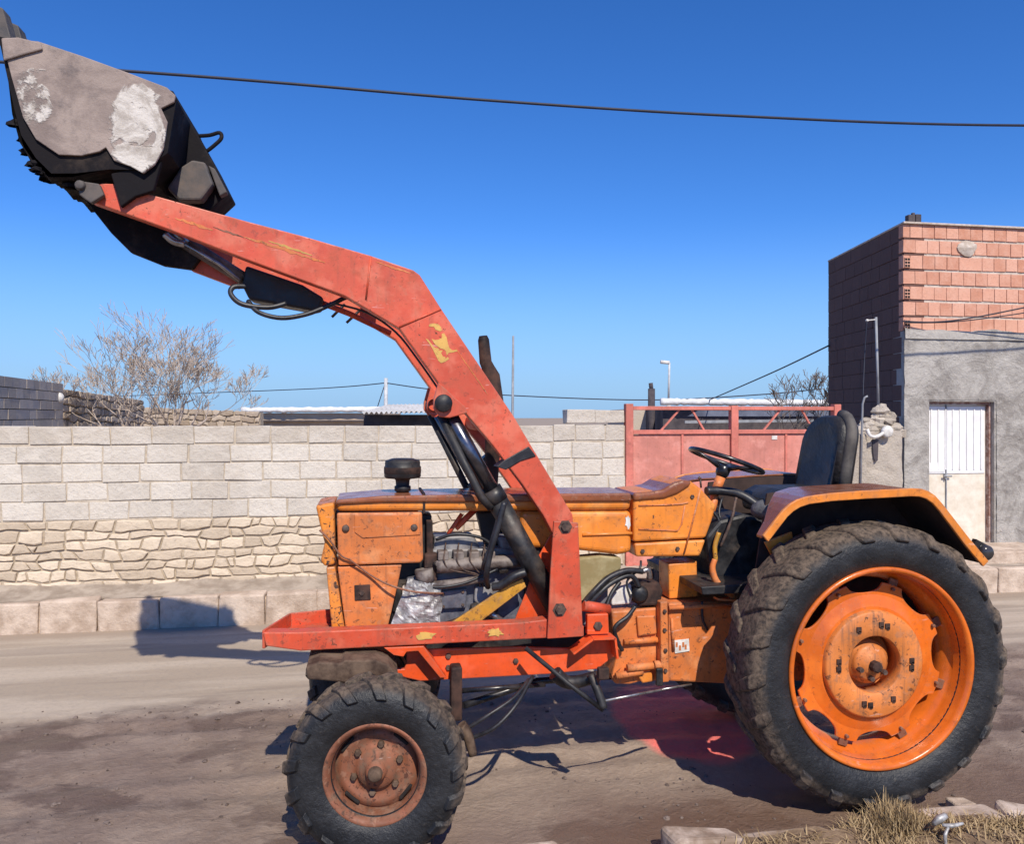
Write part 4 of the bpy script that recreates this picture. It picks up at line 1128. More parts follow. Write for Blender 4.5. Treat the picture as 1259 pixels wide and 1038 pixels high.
# ---- bonnet, panels, cowl
hood = MB(); hood.prism(P2([(413, 616), (470, 613), (600, 611), (776, 609), (776, 628), (413, 630)], 4.46), 4.46, mir(4.46))
hood = build('hood', hood, M['orange'], T, bevel=.03, seg=4)
g = MB(); g.prism(P2([(520, 607), (523, 607), (523, 631), (520, 631)], 4.455), 4.454, mir(4.454)); build('hood_seam', g, M['rustpipe'], hood)
prism('hood_top', [(413, 615), (470, 610), (600, 608), (776, 606.5), (777, 617), (600, 618), (470, 618), (413, 621)], 4.443, mir(4.443), 'maroon', hood, .022, seg=4)
nose = prism('grille_frame', [(388, 622), (411, 618), (412.5, 690), (411, 695), (399, 697), (394, 690), (399, 668), (393, 645)], 4.45, mir(4.45), 'orange_bright', bevel=.014, seg=3)
prism('front_post', [(401, 698), (412, 697), (424, 775), (408, 776)], 4.453, 4.515, 'orange_bright', nose, .008)
prism('front_post', [(401, 698), (412, 697), (424, 775), (408, 776)], mir(4.515), mir(4.453), 'orange_bright', nose, .008, yref=4.453)
prism('radiator', [(412, 632), (440, 632), (440, 770), (422, 770)], 4.535, mir(4.535), 'black', nose, .005)
for near in (1, 0):
    f = (lambda y: y) if near else mir
    def pr(name, pts, y0, y1, mat, parent, bevel=.006):
        g = MB(); g.prism(P2(pts, y0), f(y0), f(y1)); return build(name, g, M[mat], parent, bevel=bevel)
    sp = pr('side_panel', [(414, 631), (519, 630), (520.5, 688), (517, 692.5), (416, 696)], 4.447, 4.467, 'orange_dull', T, .012)
    lp = pr('lower_panel', [(415, 697), (494, 694.5), (489, 720), (477, 771), (425, 774)], 4.46, 4.475, 'orange_dull', T)
    if near:
        for a, b in ((425, 650), (509, 649)):
            c = at(a, b, 4.447); g = MB(); g.lathe([(0, -.012), (.016, -.012), (.02, -.006), (.02, .0)], c, 'Y', 14); build('latch', g, M['bolt'], sp, org=c)
        pr('pressed_field', [(436, 633.5), (516, 633), (517, 658), (446, 662), (436, 655)], 4.441, 4.447, 'orange_dull', sp, .006)
        pr('drain_plate', [(435.5, 720), (455, 719), (456, 738), (436, 739)], 4.453, 4.461, 'rustpipe', lp, .004)
        c = at(445, 730, 4.453); g = MB(); g.lathe([(0, -.008), (.012, -.008), (.016, .0)], c, 'Y', 6, smooth=False); build('latch', g, M['bolt'], lp, org=c)
tank = prism('fuel_tank', [(640, 629), (777, 628.5), (777, 680), (760, 683), (700, 676), (640, 674)], 4.465, mir(4.465), 'orange', bevel=.03, seg=4)
g = MB(); g.tube([at(716, 658, 4.464), at(777, 656, 4.464)], .009, 8); g.prism(P2([(769, 634), (775, 634), (775, 652), (770, 652)], 4.463), 4.461, 4.466); build('tank_rib', g, M['orange'], tank)
splotch(772, 643, 4, 9, 4.463, tank, 'white', 3)
cowl = prism('cowl', [(779, 606), (800, 604), (815, 603), (827, 594), (838, 590), (850, 592), (862, 601), (881, 622), (876, 640), (868, 662), (779, 667)], 4.46, mir(4.46), 'orange', bevel=.016, seg=4)
prism('cowl_top', [(779, 606.5), (800, 605), (816, 602), (829, 594), (840, 590.5), (852, 592), (848, 599), (834, 608), (817, 614), (779, 617)], 4.445, mir(4.445), 'maroon', cowl, .02, seg=4)
prism('cowl_skirt', [(780, 668.5), (868, 664), (861, 684), (782, 685)], 4.463, mir(4.463), 'orange', cowl, .012)
g = MB()
for seq in ([(861, 602), (852, 640), (841, 681)], [(785, 622), (820, 621), (838, 620), (846, 618)], [(785, 651), (833, 653), (838, 645), (842, 622)]):
    q = [at(a, b, 4.459) for a, b in seq]; g.tube(q, .0055, 6)
build('pressed_line', g, M['orange_dull'], cowl)
bolts(cowl, [(851, 611), (790, 678), (833, 675)], 4.459, .013, .008, 'bolt', 'screw')
g = MB(); g.tube([at(862, 600, 4.5), at(861, 590, 4.5)], .006, 6); g.lathe([(0, .012), (.012, .0), (0, -.012)], at(860, 588, 4.5), 'Z', 10); build('throttle_lever', g, M['bolt'], cowl)

# ---- engine
eng = prism('engine', [(500, 712), (560, 700), (700, 700), (748, 705), (748, 772), (500, 772)], 4.50, mir(4.50), 'enginedk', bevel=.012)
prism('cylinder_head', [(531, 676), (612, 674), (660, 680), (660, 701), (531, 702)], 4.515, mir(4.52), 'engine', eng, .012)
prism('valve_cover', [(534, 660), (583, 659), (590, 674), (588, 678), (533, 679)], 4.53, mir(4.6), 'engine', eng, .018)
prism('valve_cover', [(612, 660), (640, 660), (648, 678), (616, 678)], 4.53, mir(4.6), 'engine', eng, .018)
g = MB(); g.tube([at(537, 697, 4.45), at(542, 697, 4.45), at(585, 693, 4.45), at(640, 690, 4.45)], [.03, .038, .038, .034], 14, 2); build('manifold', g, M['manifold'], eng)
for k in range(4):
    a = at(545 + k * 19, 684, 4.47); g = MB(); g.box(a[0] - .032, a[0] + .026, 4.43, 4.52, a[2] - .018, a[2] + .03); build('port_flange', g, M['manifold'], eng, bevel=.006)
g = MB(); g.tube([at(530, 721, 4.45), at(556, 718, 4.44), at(600, 711, 4.44)], [.026, .024, .02], 12); g.tube([at(521, 700, 4.46), at(523, 716, 4.46)], .05, 12); build('coolant_pipe', g, M['manifold'], eng)
pl = prism('inspection_cover', [(540, 728), (574, 724), (573, 748), (541, 750)], 4.47, 4.50, 'enginedk', eng, .008)
bolts(eng, [(545, 731), (569, 728), (545, 746), (569, 744)], 4.47, .009, .008)
prism('injection_pump', [(584, 722), (606, 720), (607, 738), (590, 745), (583, 740)], 4.46, 4.52, 'engine', eng, .012)
prism('oil_filter', [(645, 700), (668, 700), (668, 740), (645, 740)], 4.47, 4.53, 'black', eng, .02)
prism('oil_sump', [(500, 773), (745, 773), (740, 806), (505, 808)], 4.55, mir(4.55), 'black', eng, .02)
g = MB(); g.tube([at(600, 752, 4.43), at(616, 764, 4.43)], .02, 10); build('plug', g, M['steel'], eng)
# crumpled foil-like heat wrap
g = MB(); N, K = 16, 22; vs = []
c00, c10, c11, c01 = at(502, 712, 4.44), at(545, 719, 4.43), at(541, 771, 4.42), at(479, 773, 4.41)
for j in range(K + 1):
    for i in range(N + 1):
        u, v_ = i / N, j / K
        p = [(c00[k] * (1 - u) + c10[k] * u) * (1 - v_) + (c01[k] * (1 - u) + c11[k] * u) * v_ for k in range(3)]
        p[1] += -.035 * math.sin(math.pi * u) + .035 * abs(fn(p[0] * 1.0, p[2], 13, 3)) + .018 * abs(fn(p[0], p[2], 27, 4))
        if i == N: p[0] += .02 * fn(p[2], 0, 14, 7)
        vs.append(p)
g.add(vs, [(j * (N + 1) + i, j * (N + 1) + i + 1, (j + 1) * (N + 1) + i + 1, (j + 1) * (N + 1) + i) for j in range(K) for i in range(N)])
build('foil_wrap', g, M['foil'], eng)
# fan shroud and struts in the upper gap
g = MB(); g.tube([at(560, 650, 4.62), at(585, 626, 4.62)], .018, 8); g.tube([at(551, 657, 4.6), at(568, 632, 4.6)], .012, 8); build('strut', g, M['red_dull'], eng)
prism('bulkhead', [(586, 630), (612, 630), (612, 676), (598, 676), (592, 655)], 4.6, mir(4.6), 'black', eng, .01)
prism('fan_shroud', [(440, 633), (531, 633), (529, 700), (512, 720), (495, 720), (495, 770), (440, 770)], 4.56, mir(4.56), 'black', eng, .01)
prism('battery_tray', [(660, 632), (700, 632), (700, 672), (664, 690), (654, 676)], 4.5, mir(4.6), 'black', eng, .01)
prism('fuel_filter', [(612, 684), (626, 683), (627, 706), (613, 707)], 4.44, 4.51, 'black', eng, .02)
prism('starter', [(578, 744), (612, 741), (614, 758), (580, 761)], 4.43, 4.5, 'black', eng, .025)
prism('fan_belt_guard', [(524, 640), (532, 640), (533, 712), (525, 714)], 4.50, 4.55, 'rustpipe', eng, .006)
for k in range(4):
    x_ = 546 + k * 16
    g = MB(); g.tube([at(590 + k * 4, 722, 4.455), at(586 + k * 3, 708, 4.44), at(x_ + 8, 701, 4.42), at(x_, 690, 4.415), at(x_ + 1, 677, 4.44), at(x_ + 2, 668, 4.52)], .0045, 6, 5); build('injector_pipe', g, M['bolt'], eng)
g = MB(); g.tube([at(536, 664, 4.5), at(560, 657, 4.48), at(590, 661, 4.48), at(606, 671, 4.48)], .009, 6, 5); build('fuel_line', g, M['rubber'], eng)
g = MB(); g.tube([at(520, 722, 4.44), at(545, 722, 4.42), at(575, 716, 4.42), at(612, 700, 4.43)], .008, 6, 5); build('fuel_line', g, M['rubber'], eng)
g = MB(); g.tube([at(546, 768, 4.44), at(575, 758, 4.42), at(600, 748, 4.43)], .012, 6, 5); build('fuel_line', g, M['rustpipe'], eng)
# hoses in the engine bay
def hose(parent, pts, r, mat='rubber', name='hose', sm=6):
    g = MB(); g.tube([at(*p) for p in pts], r, 8, sm); return build(name, g, M[mat], parent)
hose(eng, [(620, 618, 4.28), (612, 650, 4.28), (603, 680, 4.29), (598, 708, 4.31), (600, 722, 4.4)], .016)
hose(eng, [(612, 640, 4.3), (604, 668, 4.3), (596, 690, 4.31), (594, 700, 4.35)], .012)
hose(eng, [(646, 704, 4.34), (632, 709, 4.34), (616, 720, 4.36), (606, 722, 4.38)], .024)
hose(T, [(393, 652, 4.43), (405, 664, 4.42), (419, 683, 4.425), (432, 690, 4.43), (455, 707, 4.44), (480, 720, 4.40), (510, 728, 4.38), (545, 730, 4.42)], .0055, 'rust', 'wire')

# air cleaner and exhaust
ac = at(495, 612, YC)
g = MB(); k = 4.68 / 1000
zt1, zt2, zt3 = EYE - (563 - CY) * k, EYE - (587 - CY) * k, EYE - (612 - CY) * k
prof = [(0, zt1), (.06, zt1), (.096, zt1 - .012), (.099, zt1 - .022), (.099, zt1 - .042), (.103, zt1 - .046), (.103, zt2 + .01), (.095, zt2 + .002), (.045, zt2 - .004), (.04, zt2 - .012), (.038, zt2 - .04), (.046, zt2 - .045), (.046, zt2 - .07), (.036, zt2 - .075), (.036, zt3 - .05)]
g.lathe([(r, z) for r, z in prof], (ac[0], YC, 0), 'Z', 36); a_ = build('air_cleaner', g, M['black'], T)
g = MB(); g.lathe([(.1035, zt1 - .048), (.1045, zt1 - .05), (.1045, zt2 + .03), (.1035, zt2 + .028)], (ac[0], YC, 0), 'Z', 36); build('dust_band', g, M['rustpipe'], a_)
EX = 4.74
g = MB(); g.tube([at(594, 413, EX), at(594.5, 418, EX), at(597, 445, EX), at(600, 452, EX), at(603, 462, EX), at(607, 500, EX), at(609, 540, EX), at(606, 548, EX), at(603, 600, EX), at(602, 650, EX)], [.024, .033, .036, .038, .055, .062, .062, .045, .042, .042], 18); g.v = g.v
build('exhaust', g, M['rustpipe'], T)

# ---- transmission
tr = prism('gearbox', [(822, 742), (905, 740), (1010, 735), (1050, 770), (1040, 835), (905, 842), (822, 838)], 4.44, mir(4.44), 'orange_dull', bevel=.012)
ch = prism('clutch_housing', [(752, 752), (812, 747), (812, 839), (800, 836), (775, 842), (757, 842), (752, 833), (757, 812)], 4.47, mir(4.47), 'orange_dull', tr, .012)
fl = prism('housing_flange', [(812, 741), (821, 740), (823, 839), (813, 840)], 4.405, mir(4.405), 'orange_dull', tr, .006)
bolts(tr, [(817, 752), (817, 775), (818, 800), (818, 825)], 4.405, .012, .012)
g = MB(); g.tube([at(771, 822, 4.43), at(803, 819, 4.43)], .022, 12); g.tube([at(804, 819, 4.43), at(814, 818, 4.43)], .028, 12); g.tube([at(767, 790, 4.455), at(810, 787, 4.455)], .018, 10); g.tube([at(757, 832, 4.44), at(790, 826, 4.44)], .02, 10); build('shift_rail', g, M['orange_dull'], tr)
prism('cover_plate', [(783, 758), (806, 757), (808, 780), (785, 783)], 4.45, 4.47, 'orange_dull', tr, .008)
prism('drain_boss', [(782, 828), (800, 825), (806, 838), (790, 841)], 4.44, 4.47, 'orange', tr, .008)
g = MB(); a = at(810, 832, 4.4); g.box(a[0] - .02, a[0] + .02, 4.38, 4.405, a[2] - .05, a[2] + .05); build('lever_boss', g, M['black'], tr, bevel=.006)
g = MB(); g.tube([at(822, 748, 4.42), at(905, 744, 4.42)], .014, 8); g.tube([at(826, 760, 4.435), at(828, 800, 4.435)], .010, 8); build('brake_rod', g, M['orange_dull'], tr)
pl = prism('label_plate', [(828.5, 788), (847, 786), (848, 801), (830, 804)], 4.434, 4.4395, 'white', tr, .001)
for k, (a, b) in enumerate(((832, 793), (836, 797), (840, 793), (843, 796))):
    g = MB(); q = at(a, b, 4.4335); g.box(q[0] - .006, q[0] + .006, 4.4325, 4.4345, q[2] - .014, q[2] + .014); build('plate_mark', g, M['orange_dull'], tr)
g = MB(); g.tube([(RWx, 4.1, RWz), (RWx, 4.30, RWz), (RWx, 4.45, RWz)], [.11, .13, .2], 24); g.tube([(RWx, mir(4.1), RWz), (RWx, mir(4.30), RWz), (RWx, mir(4.45), RWz)], [.11, .13, .2], 24); build('rear_axle', g, M['orange_dull'], tr)
prism('hydraulic_box', [(822, 694), (857, 690), (858, 734), (823, 737)], 4.52, mir(4.6), 'orange', tr, .008)
prism('clutch_cover', [(700, 688), (740, 684), (764, 686), (764, 700), (742, 712), (722, 734), (718, 742), (700, 742)], 4.47, mir(4.7), 'greenish', tr, .01)
prism('elbow_block', [(521, 682), (538, 680), (538, 716), (523, 718)], 4.46, 4.52, 'rustpipe', eng, .015)
pump = prism('hydraulic_pump', [(781, 722), (792, 716), (812, 717), (816, 728), (812, 745), (786, 746), (779, 736)], 4.46, 4.6, 'rustpipe', tr, .014)
g = MB(); c = at(787, 731, 4.46); g.lathe([(0, -.025), (.03, -.025), (.045, -.012), (.05, .0)], c, 'Y', 18); build('pump_cap', g, M['black'], tr)
prism('rag', [(752, 735), (762, 722), (776, 718), (779, 733), (776, 743), (752, 745)], 4.5, 4.53, 'white', tr, .01)
g = MB(); g.tube([at(790, 703, 4.45), at(797, 701, 4.45), at(799, 712, 4.46)], .016, 8, 4); build('elbow', g, M['steel'], tr)
hose(tr, [(718, 742, 4.3), (728, 730, 4.38), (748, 711, 4.42), (770, 702, 4.44), (790, 703, 4.45)], .017)
hose(tr, [(720, 748, 4.32), (736, 731, 4.40), (752, 717, 4.43), (775, 708, 4.45), (786, 722, 4.45)], .015)
hose(tr, [(745, 748, 4.4), (752, 730, 4.42), (762, 716, 4.44)], .012)
hose(tr, [(781, 746, 4.42), (772, 758, 4.41), (756, 772, 4.40), (760, 790, 4.42), (765, 800, 4.44)], .012)
hose(tr, [(775, 735, 4.45), (771, 715, 4.46), (786, 700, 4.47), (788, 690, 4.5)], .007)
hose(tr, [(863, 740, 4.42), (864, 762, 4.42), (870, 775, 4.43)], .008)
g = MB(); g.tube([at(716, 745, 4.3), at(748, 750, 4.35)], .03, 10); build('valve_block', g, M['red_dull'], tr, bevel=0)

# linkage under the frame
lk = MB(); lk.tube([at(646, 797, 4.22), at(700, 842, 4.12), at(742, 874, 4.05)], .013, 8)
lk = build('control_linkage', lk, M['black'], T)
g = MB(); g.tube([at(744, 862, 4.07), at(790, 853, 4.15), at(845, 843, 4.3)], .007, 8); g.tube([at(815, 848, 4.2), at(850, 842, 4.3)], .006, 8); build('rod', g, M['steel'], lk)
g = MB(); g.tube([at(682, 828, 4.2), at(700, 840, 4.2), at(735, 832, 4.15)], [.04, .035, .03], 10, 4); g.tube([at(726, 830, 4.12), at(735, 850, 4.08), at(742, 872, 4.05)], .022, 8, 4); build('crank', g, M['black'], lk)
g = MB(); g.box(*sorted((at(735, 0, 4.05)[0], at(748, 0, 4.05)[0])), 4.03, 4.07, at(0, 878, 4.05)[2], at(0, 862, 4.05)[2]); build('clevis', g, M['rustpipe'], lk, bevel=.006)
hose(T, [(572, 898, 4.12), (600, 880, 4.1), (632, 858, 4.15), (650, 836, 4.25)], .010)
hose(T, [(580, 908, 4.12), (608, 895, 4.08), (634, 868, 4.12), (655, 832, 4.25)], .011)

# ---- driver platform
pf = prism('platform', [(862, 722), (960, 716), (1010, 690), (1010, 700), (962, 728), (864, 732)], 4.2, mir(4.2), 'black', bevel=.006)
prism('side_console', [(868, 660), (885, 640), (915, 632), (945, 640), (948, 700), (915, 722), (880, 720), (872, 690)], 4.46, mir(4.46), 'black', pf, .02)
g = MB(); g.tube([at(879, 688, 4.3), at(876, 700, 4.3), at(881, 716, 4.3), at(893, 727, 4.3), at(904, 737, 4.3)], [.015, .017, .02, .022, .012], 10, 5); g.bar(at(880, 736, 4.3), at(908, 738, 4.3), .06, .012); build('pedal', g, M['orange_dull'], pf)
g = MB(); g.tube([at(905, 612, 4.45), at(899, 640, 4.42), at(886, 672, 4.42)], .009, 8, 4); build('lever', g, M['bolt'], pf)
g = MB(); g.tube([at(884, 655, 4.42), at(879, 672, 4.42), at(880, 690, 4.42)], .014, 8, 4); build('handle', g, M['yellow'], pf)
g = MB(); g.tube([at(888, 612, 4.6), at(884, 632, 4.55), at(892, 650, 4.5)], .008, 6, 4); g.tube([at(872, 625, 4.5), at(884, 640, 4.48), at(880, 660, 4.46)], .01, 6, 4); build('cable', g, M['rubber'], pf)
g = MB(); g.tube([at(868, 604, 4.6), at(890, 604, 4.6), at(912, 609, 4.55), at(932, 622, 4.5)], .026, 10, 5); build('steering_hose', g, M['rubber'], pf)
# steering wheel
g = MB()
cA, cB = Vector(at(850, 551, YC)), Vector(at(935, 582, YC)); c = (cA + cB) / 2; e1 = (cB - cA) / 2; Rw = e1.length; e1.normalize(); e2 = Vector((0, 1, 0)); nv = e1.cross(e2); nv = nv if nv.z > 0 else -nv
ring = [c + (e1 * math.cos(2 * math.pi * k / 40) + e2 * math.sin(2 * math.pi * k / 40)) * (Rw - .014) for k in range(41)]
g.tube(ring, .0145, 10, 0, False)
sw = build('steering_wheel', g, M['blackshiny'], T)
hub = c - nv * .055
g = MB()
for k in range(3):
    a = R(55 + 120 * k); p = c + (e1 * math.cos(a) + e2 * math.sin(a)) * (Rw - .015); g.tube([hub, hub.lerp(p, .5) + nv * .004, p], [.018, .012, .010], 8)
build('spoke', g, M['blackshiny'], sw)
g = MB(); g.tube([hub + nv * .025, hub + nv * .015, hub - nv * .03, hub - nv * .055], [.03, .045, .04, .026], 16); build('hub', g, M['blackshiny'], sw)
g = MB(); g.tube([hub - nv * .05, at(879, 606, YC)], .03, 14); g.tube([at(879, 606, YC), at(873, 640, YC)], .026, 12); build('column', g, M['orange_dull'], sw)
# seat
g = MB(); sy0, sy1 = 4.43, 4.87
xf, xb = at(1034, 560, sy0)[0], at(1058, 560, sy0)[0]
zb0, zt0 = at(1050, 604, sy0)[2], at(1050, 511, sy0)[2]
def seat_outline(shr):
    o = []; r = .13
    for k in range(7): a = math.pi * (1 - k / 12); o.append((sy0 + shr + r + math.cos(a) * r, zt0 - shr - r + math.sin(a) * r))
    for k in range(7): a = math.pi * (.5 - k / 12); o.append((sy1 - shr - r * 1.5 + math.cos(a) * r * 1.5, zt0 - shr - r * 1.5 + math.sin(a) * r * 1.5))
    o += [(sy1 - shr + .01, zb0), (sy0 + shr - .005, zb0)]
    return o
rings = [(.05, xf), (.012, xf - .005), (0, xf + .03), (0, xb - .03), (.012, xb - .003), (.05, xb)]
vs = []; n_ = 16
for sh_, x in rings:
    for y, z in seat_outline(sh_): vs.append((x + .17 * max(0, (z - zb0)) - .055 + .006 * fn(y * 3, z * 3, 2, 2), y, z))
fs = [(a * n_ + k, a * n_ + (k + 1) % n_, (a + 1) * n_ + (k + 1) % n_, (a + 1) * n_ + k) for a in range(5) for k in range(n_)] + [tuple(range(n_)), tuple(range(5 * n_, 6 * n_))]
g.add(vs, fs, True); st = build('seat', g, M['vinyl'], T, org=(xf, YC, zb0))
prism('seat_cushion', [(948, 612), (965, 603), (1056, 601), (1056, 635), (950, 635)], 4.44, mir(4.44), 'vinyl', st, .03, seg=4)
g = MB(); xm = (xf + xb) / 2
pts_ = [(xm + .17 * (z - zb0) - .055, sy0 - .002 if z < zt0 - .1 else y, z) for y, z in [(sy0, zb0 + t * (zt0 - .13 - zb0)) for t in (0, .3, .6, 1)]] + [(xm + .17 * (z - zb0) - .055, y, z + .002) for y, z in seat_outline(0)[1:7]]
g.tube(pts_, .034, 12); build('back_edge', g, M['vinylgrey'], st)
g = MB(); g.tube([at(996, 530, 4.85), at(990, 524, 4.85), at(1004, 521, 4.85), at(1024, 519, 4.85)], .007, 6, 4); build('grab_bar', g, M['black'], st)
# fenders
def fender(near):
    f = (lambda y: y) if near else mir
    line = [(938, 660), (951, 643), (962, 629), (970, 621.5), (979, 616), (991, 612), (1020, 608), (1060, 605), (1100, 603), (1120, 602), (1131, 602.5), (1140, 605.5), (1148, 611), (1156, 620), (1170, 638), (1190, 664), (1213, 691)]
    q = P2(line, 3.83); y0, y1 = 3.83, 4.24; cx_, cz_ = RWx, RWz
    g = MB(); n_ = len(q); vs = []
    for x, z in q:
        yy1 = (3.90, 3.93, 3.99, 4.03, 4.08, 4.15)[len(vs) // 5] if len(vs) < 30 else y1
        for y, dz in ((y0, -.006), (y0 + .02, 0), (yy1, 0), (yy1, -.012), (y0 + .02, -.012)): vs.append((x, f(y), z + dz))
    g.add(vs, [(5 * i + k, 5 * i + (k + 1) % 5, 5 * i + 5 + (k + 1) % 5, 5 * i + 5 + k) for i in range(n_ - 1) for k in range(5)] + [(0, 1, 2, 3, 4), tuple(5 * (n_ - 1) + k for k in (4, 3, 2, 1, 0))], False)
    fd = build('fender', g, M['maroon'], T, bevel=.003)  # dark top colour stands in for the reflection on the fender
    g = MB(); cx, cz = RWx, RWz
    vs = []
    for i, (x, z) in enumerate(q):
        nx, nz = cx - x, cz - z; l_ = math.hypot(nx, nz); nx /= l_; nz /= l_
        for y, o in ((y0 - .012, -.007), (y0 + .006, -.007), (y0 + .006, .036), (y0 - .012, .036)): vs.append((x + nx * o, f(y), z + nz * o))
    g.add(vs, [(4 * i + k, 4 * i + (k + 1) % 4, 4 * i + 4 + (k + 1) % 4, 4 * i + 4 + k) for i in range(n_ - 1) for k in range(4)] + [(0, 1, 2, 3), tuple(4 * (n_ - 1) + k for k in (3, 2, 1, 0))])
    build('fender_lip', g, M['orange'], fd, bevel=.004)
    # inner wall and under-sheet, near-black to paint in the shade beneath
    g = MB(); inner = [(x, z - .018) for x, z in q[5:]] + [(RWx + .55, .85), (RWx + .2, .78), (RWx - .3, .78), (RWx - .50, 1.15)]
    g.prism(inner, f(4.2405), f(4.255)); build('fender_wall', g, M['fender_shade'], fd)
    g = MB(); vs = []
    for i, (x, z) in enumerate(q):
        yy1 = (3.895, 3.925, 3.985, 4.025, 4.075, 4.145)[i] if i < 6 else y1 - .002
        nx, nz = cx_ - x, cz_ - z; l_ = math.hypot(nx, nz); nx /= l_; nz /= l_
        for y, o in ((y0 + .02, .0145), (yy1, .0145), (yy1, .019), (y0 + .02, .019)): vs.append((x + nx * o, f(y), z + nz * o))
    g.add(vs, [(4 * i + k, 4 * i + (k + 1) % 4, 4 * i + 4 + (k + 1) % 4, 4 * i + 4 + k) for i in range(n_ - 1) for k in range(4)]); build('shade_lining', g, M['fender_shade'], fd)
    g = MB(); g.prism(P2([(940, 667), (974, 654), (975, 662), (1005, 652), (1005, 668), (980, 690), (952, 690)], 4.15), f(4.15), f(4.165)); build('fender_flap', g, M['orange'], fd, bevel=.004)
    if near:
        c = at(1213, 680, 3.84)
        g = MB(); g.lathe([(0, -.02), (.03, -.018), (.04, -.006), (.042, .02), (.036, .07), (0, .075)], c, 'Y', 20); g.bar(at(1196, 668, 3.87), at(1211, 676, 3.87), .03, .05); build('rear_lamp', g, M['glass'], fd)
        c = at(1123, 629, 4.238); g = MB(); g.lathe([(0, -.006), (.012, -.004), (.014, .0)], c, 'Y', 10); build('rivet', g, M['white'], fd)
fender(True); fender(False)

# ---- bucket
BY0, BY1 = 4.28, 4.92
body_px = [(-2, 44), (8, 90), (18, 135), (26, 166), (44, 194), (63, 213), (92, 213), (135, 208), (176, 209), (206, 188), (217, 122), (213, 112)]
out_ = P2(body_px, BY0); n_ = len(out_)
g = MB()
cxm = sum(p[0] for p in out_) / n_; czm = sum(p[1] for p in out_) / n_
inn = [(x + (cxm - x) * .035, z + (czm - z) * .035) for x, z in out_]
vs = []
NS = 44
for k in range(NS + 1):
    y = BY0 + (BY1 - BY0) * k / NS
    for i, (x, z) in enumerate(out_):
        w = .012 * fn(x * 3, y * 3, 2.4, 5) if 0 < i < n_ - 1 else 0
        m_ = (.02 + .035 * max(0, fn(y, i, 7, 3)) + .02 * fn(y, i, 19, 5)) if 2 <= i <= 6 else 0
        vs.append((x + w - m_ * .6, y, z + w - m_))
fs = [(k * n_ + i, k * n_ + i + 1, (k + 1) * n_ + i + 1, (k + 1) * n_ + i) for k in range(NS) for i in range(n_ - 1)]
g.add(vs, fs)
vs = []
for k in range(NS + 1):
    y = BY0 + (BY1 - BY0) * k / NS
    for x, z in inn: vs.append((x, y, z))
g.add(vs, fs)
A0 = lambda k, i: k * n_ + i
B0 = (NS + 1) * n_
rimf = []
for k in range(NS):
    for i in (0, n_ - 1): rimf.append((k * n_ + i, (k + 1) * n_ + i, B0 + (k + 1) * n_ + i, B0 + k * n_ + i))
g.f += rimf; g.sm += [False] * len(rimf)
for y0, y1 in ((BY0 - .001, BY0 + .018), (BY1 - .018, BY1 + .001)): g.prism(out_, y0, y1)
bucket = build('bucket', g, M['bucket'], T)
cheek = [(2, 47), (22, 48), (46, 50), (100, 68), (155, 88), (205, 107), (216, 117), (214, 125), (198, 133), (206, 150), (201, 182), (190, 202), (176, 213), (160, 204), (140, 197), (130, 181), (122, 186), (100, 191), (72, 190), (44, 171), (28, 144), (14, 95)]
prism('side_cheek', cheek, 4.262, 4.279, 'cheek', bucket, .004)
prism('lip_plate', [(1, 46), (22, 45), (50, 52), (52, 60), (30, 66), (4, 74)], 4.248, 4.2615, 'cheek', bucket, .008)
for k in range(4):
    y = BY0 + .01 + k * (BY1 - BY0 - .11) / 3
    g = MB(); g.prism(P2([(-12, 2), (2, 8), (12, 44), (6, 60), (-4, 52)], BY0), y, y + .09); build('tooth', g, M['bracket'], bucket, bevel=.006)
# back wall fittings: black mounting bracket, grey hook plate, bent hook
prism('mount_bracket', [(212, 118), (222, 128), (240, 160), (262, 199), (281, 237), (257, 259), (236, 252), (205, 240), (196, 215), (204, 180)], 4.62, 4.88, 'bucket', bucket, .008)
prism('hook_plate', [(205, 231), (222, 205), (236, 196), (252, 199), (262, 226), (247, 246), (220, 246)], 4.53, 4.619, 'bracket', bucket, .012)
prism('hook_plate', [(256, 203), (264, 207), (279, 236), (270, 241)], 4.56, 4.619, 'bracket', bucket, .006)
g = MB(); g.tube([at(244, 167, 4.7), at(258, 166, 4.7), at(270, 163, 4.7), at(272, 170, 4.7), at(263, 179, 4.7), at(254, 186, 4.7)], .011, 8, 4); build('hook', g, M['bucket'], bucket)
prism('link_plate', [(100, 240), (117, 262), (136, 286), (160, 310), (200, 326), (236, 331), (252, 310), (190, 262), (150, 240)], 4.56, 4.62, 'bucket', bucket, .008)
g = MB(); g.prism(P2([(95, 222), (122, 226), (128, 240), (112, 250), (98, 240)], 4.29), 4.285, 4.325); c = at(99, 228, 4.285)
g.lathe([(0, -.02), (.022, -.02), (.026, 0)], c, 'Y', 12); build('bucket_pin', g, M['bracket'], bucket, bevel=.006)
g = MB(); g.prism(P2([(138, 215), (150, 256), (168, 243), (190, 236), (200, 200)], 4.315), 4.29, 4.326); build('mount_plate', g, M['bucket'], bucket, bevel=.006)
# ragged lumps of earth along the floor edge
rnd = random.Random(5)
for i in range(9):
    t = rnd.random() * 4; i0 = 2 + int(t); f_ = t - int(t)
    x = out_[i0][0] * (1 - f_) + out_[i0 + 1][0] * f_; z = out_[i0][1] * (1 - f_) + out_[i0 + 1][1] * f_
    g = MB(); random.seed(i + 40); lump(x - .02, rnd.uniform(4.28, 4.4), z - .035, rnd.uniform(.025, .042), 8); build('caked_mud', g, M['bucket'], bucket)
random.seed(77)
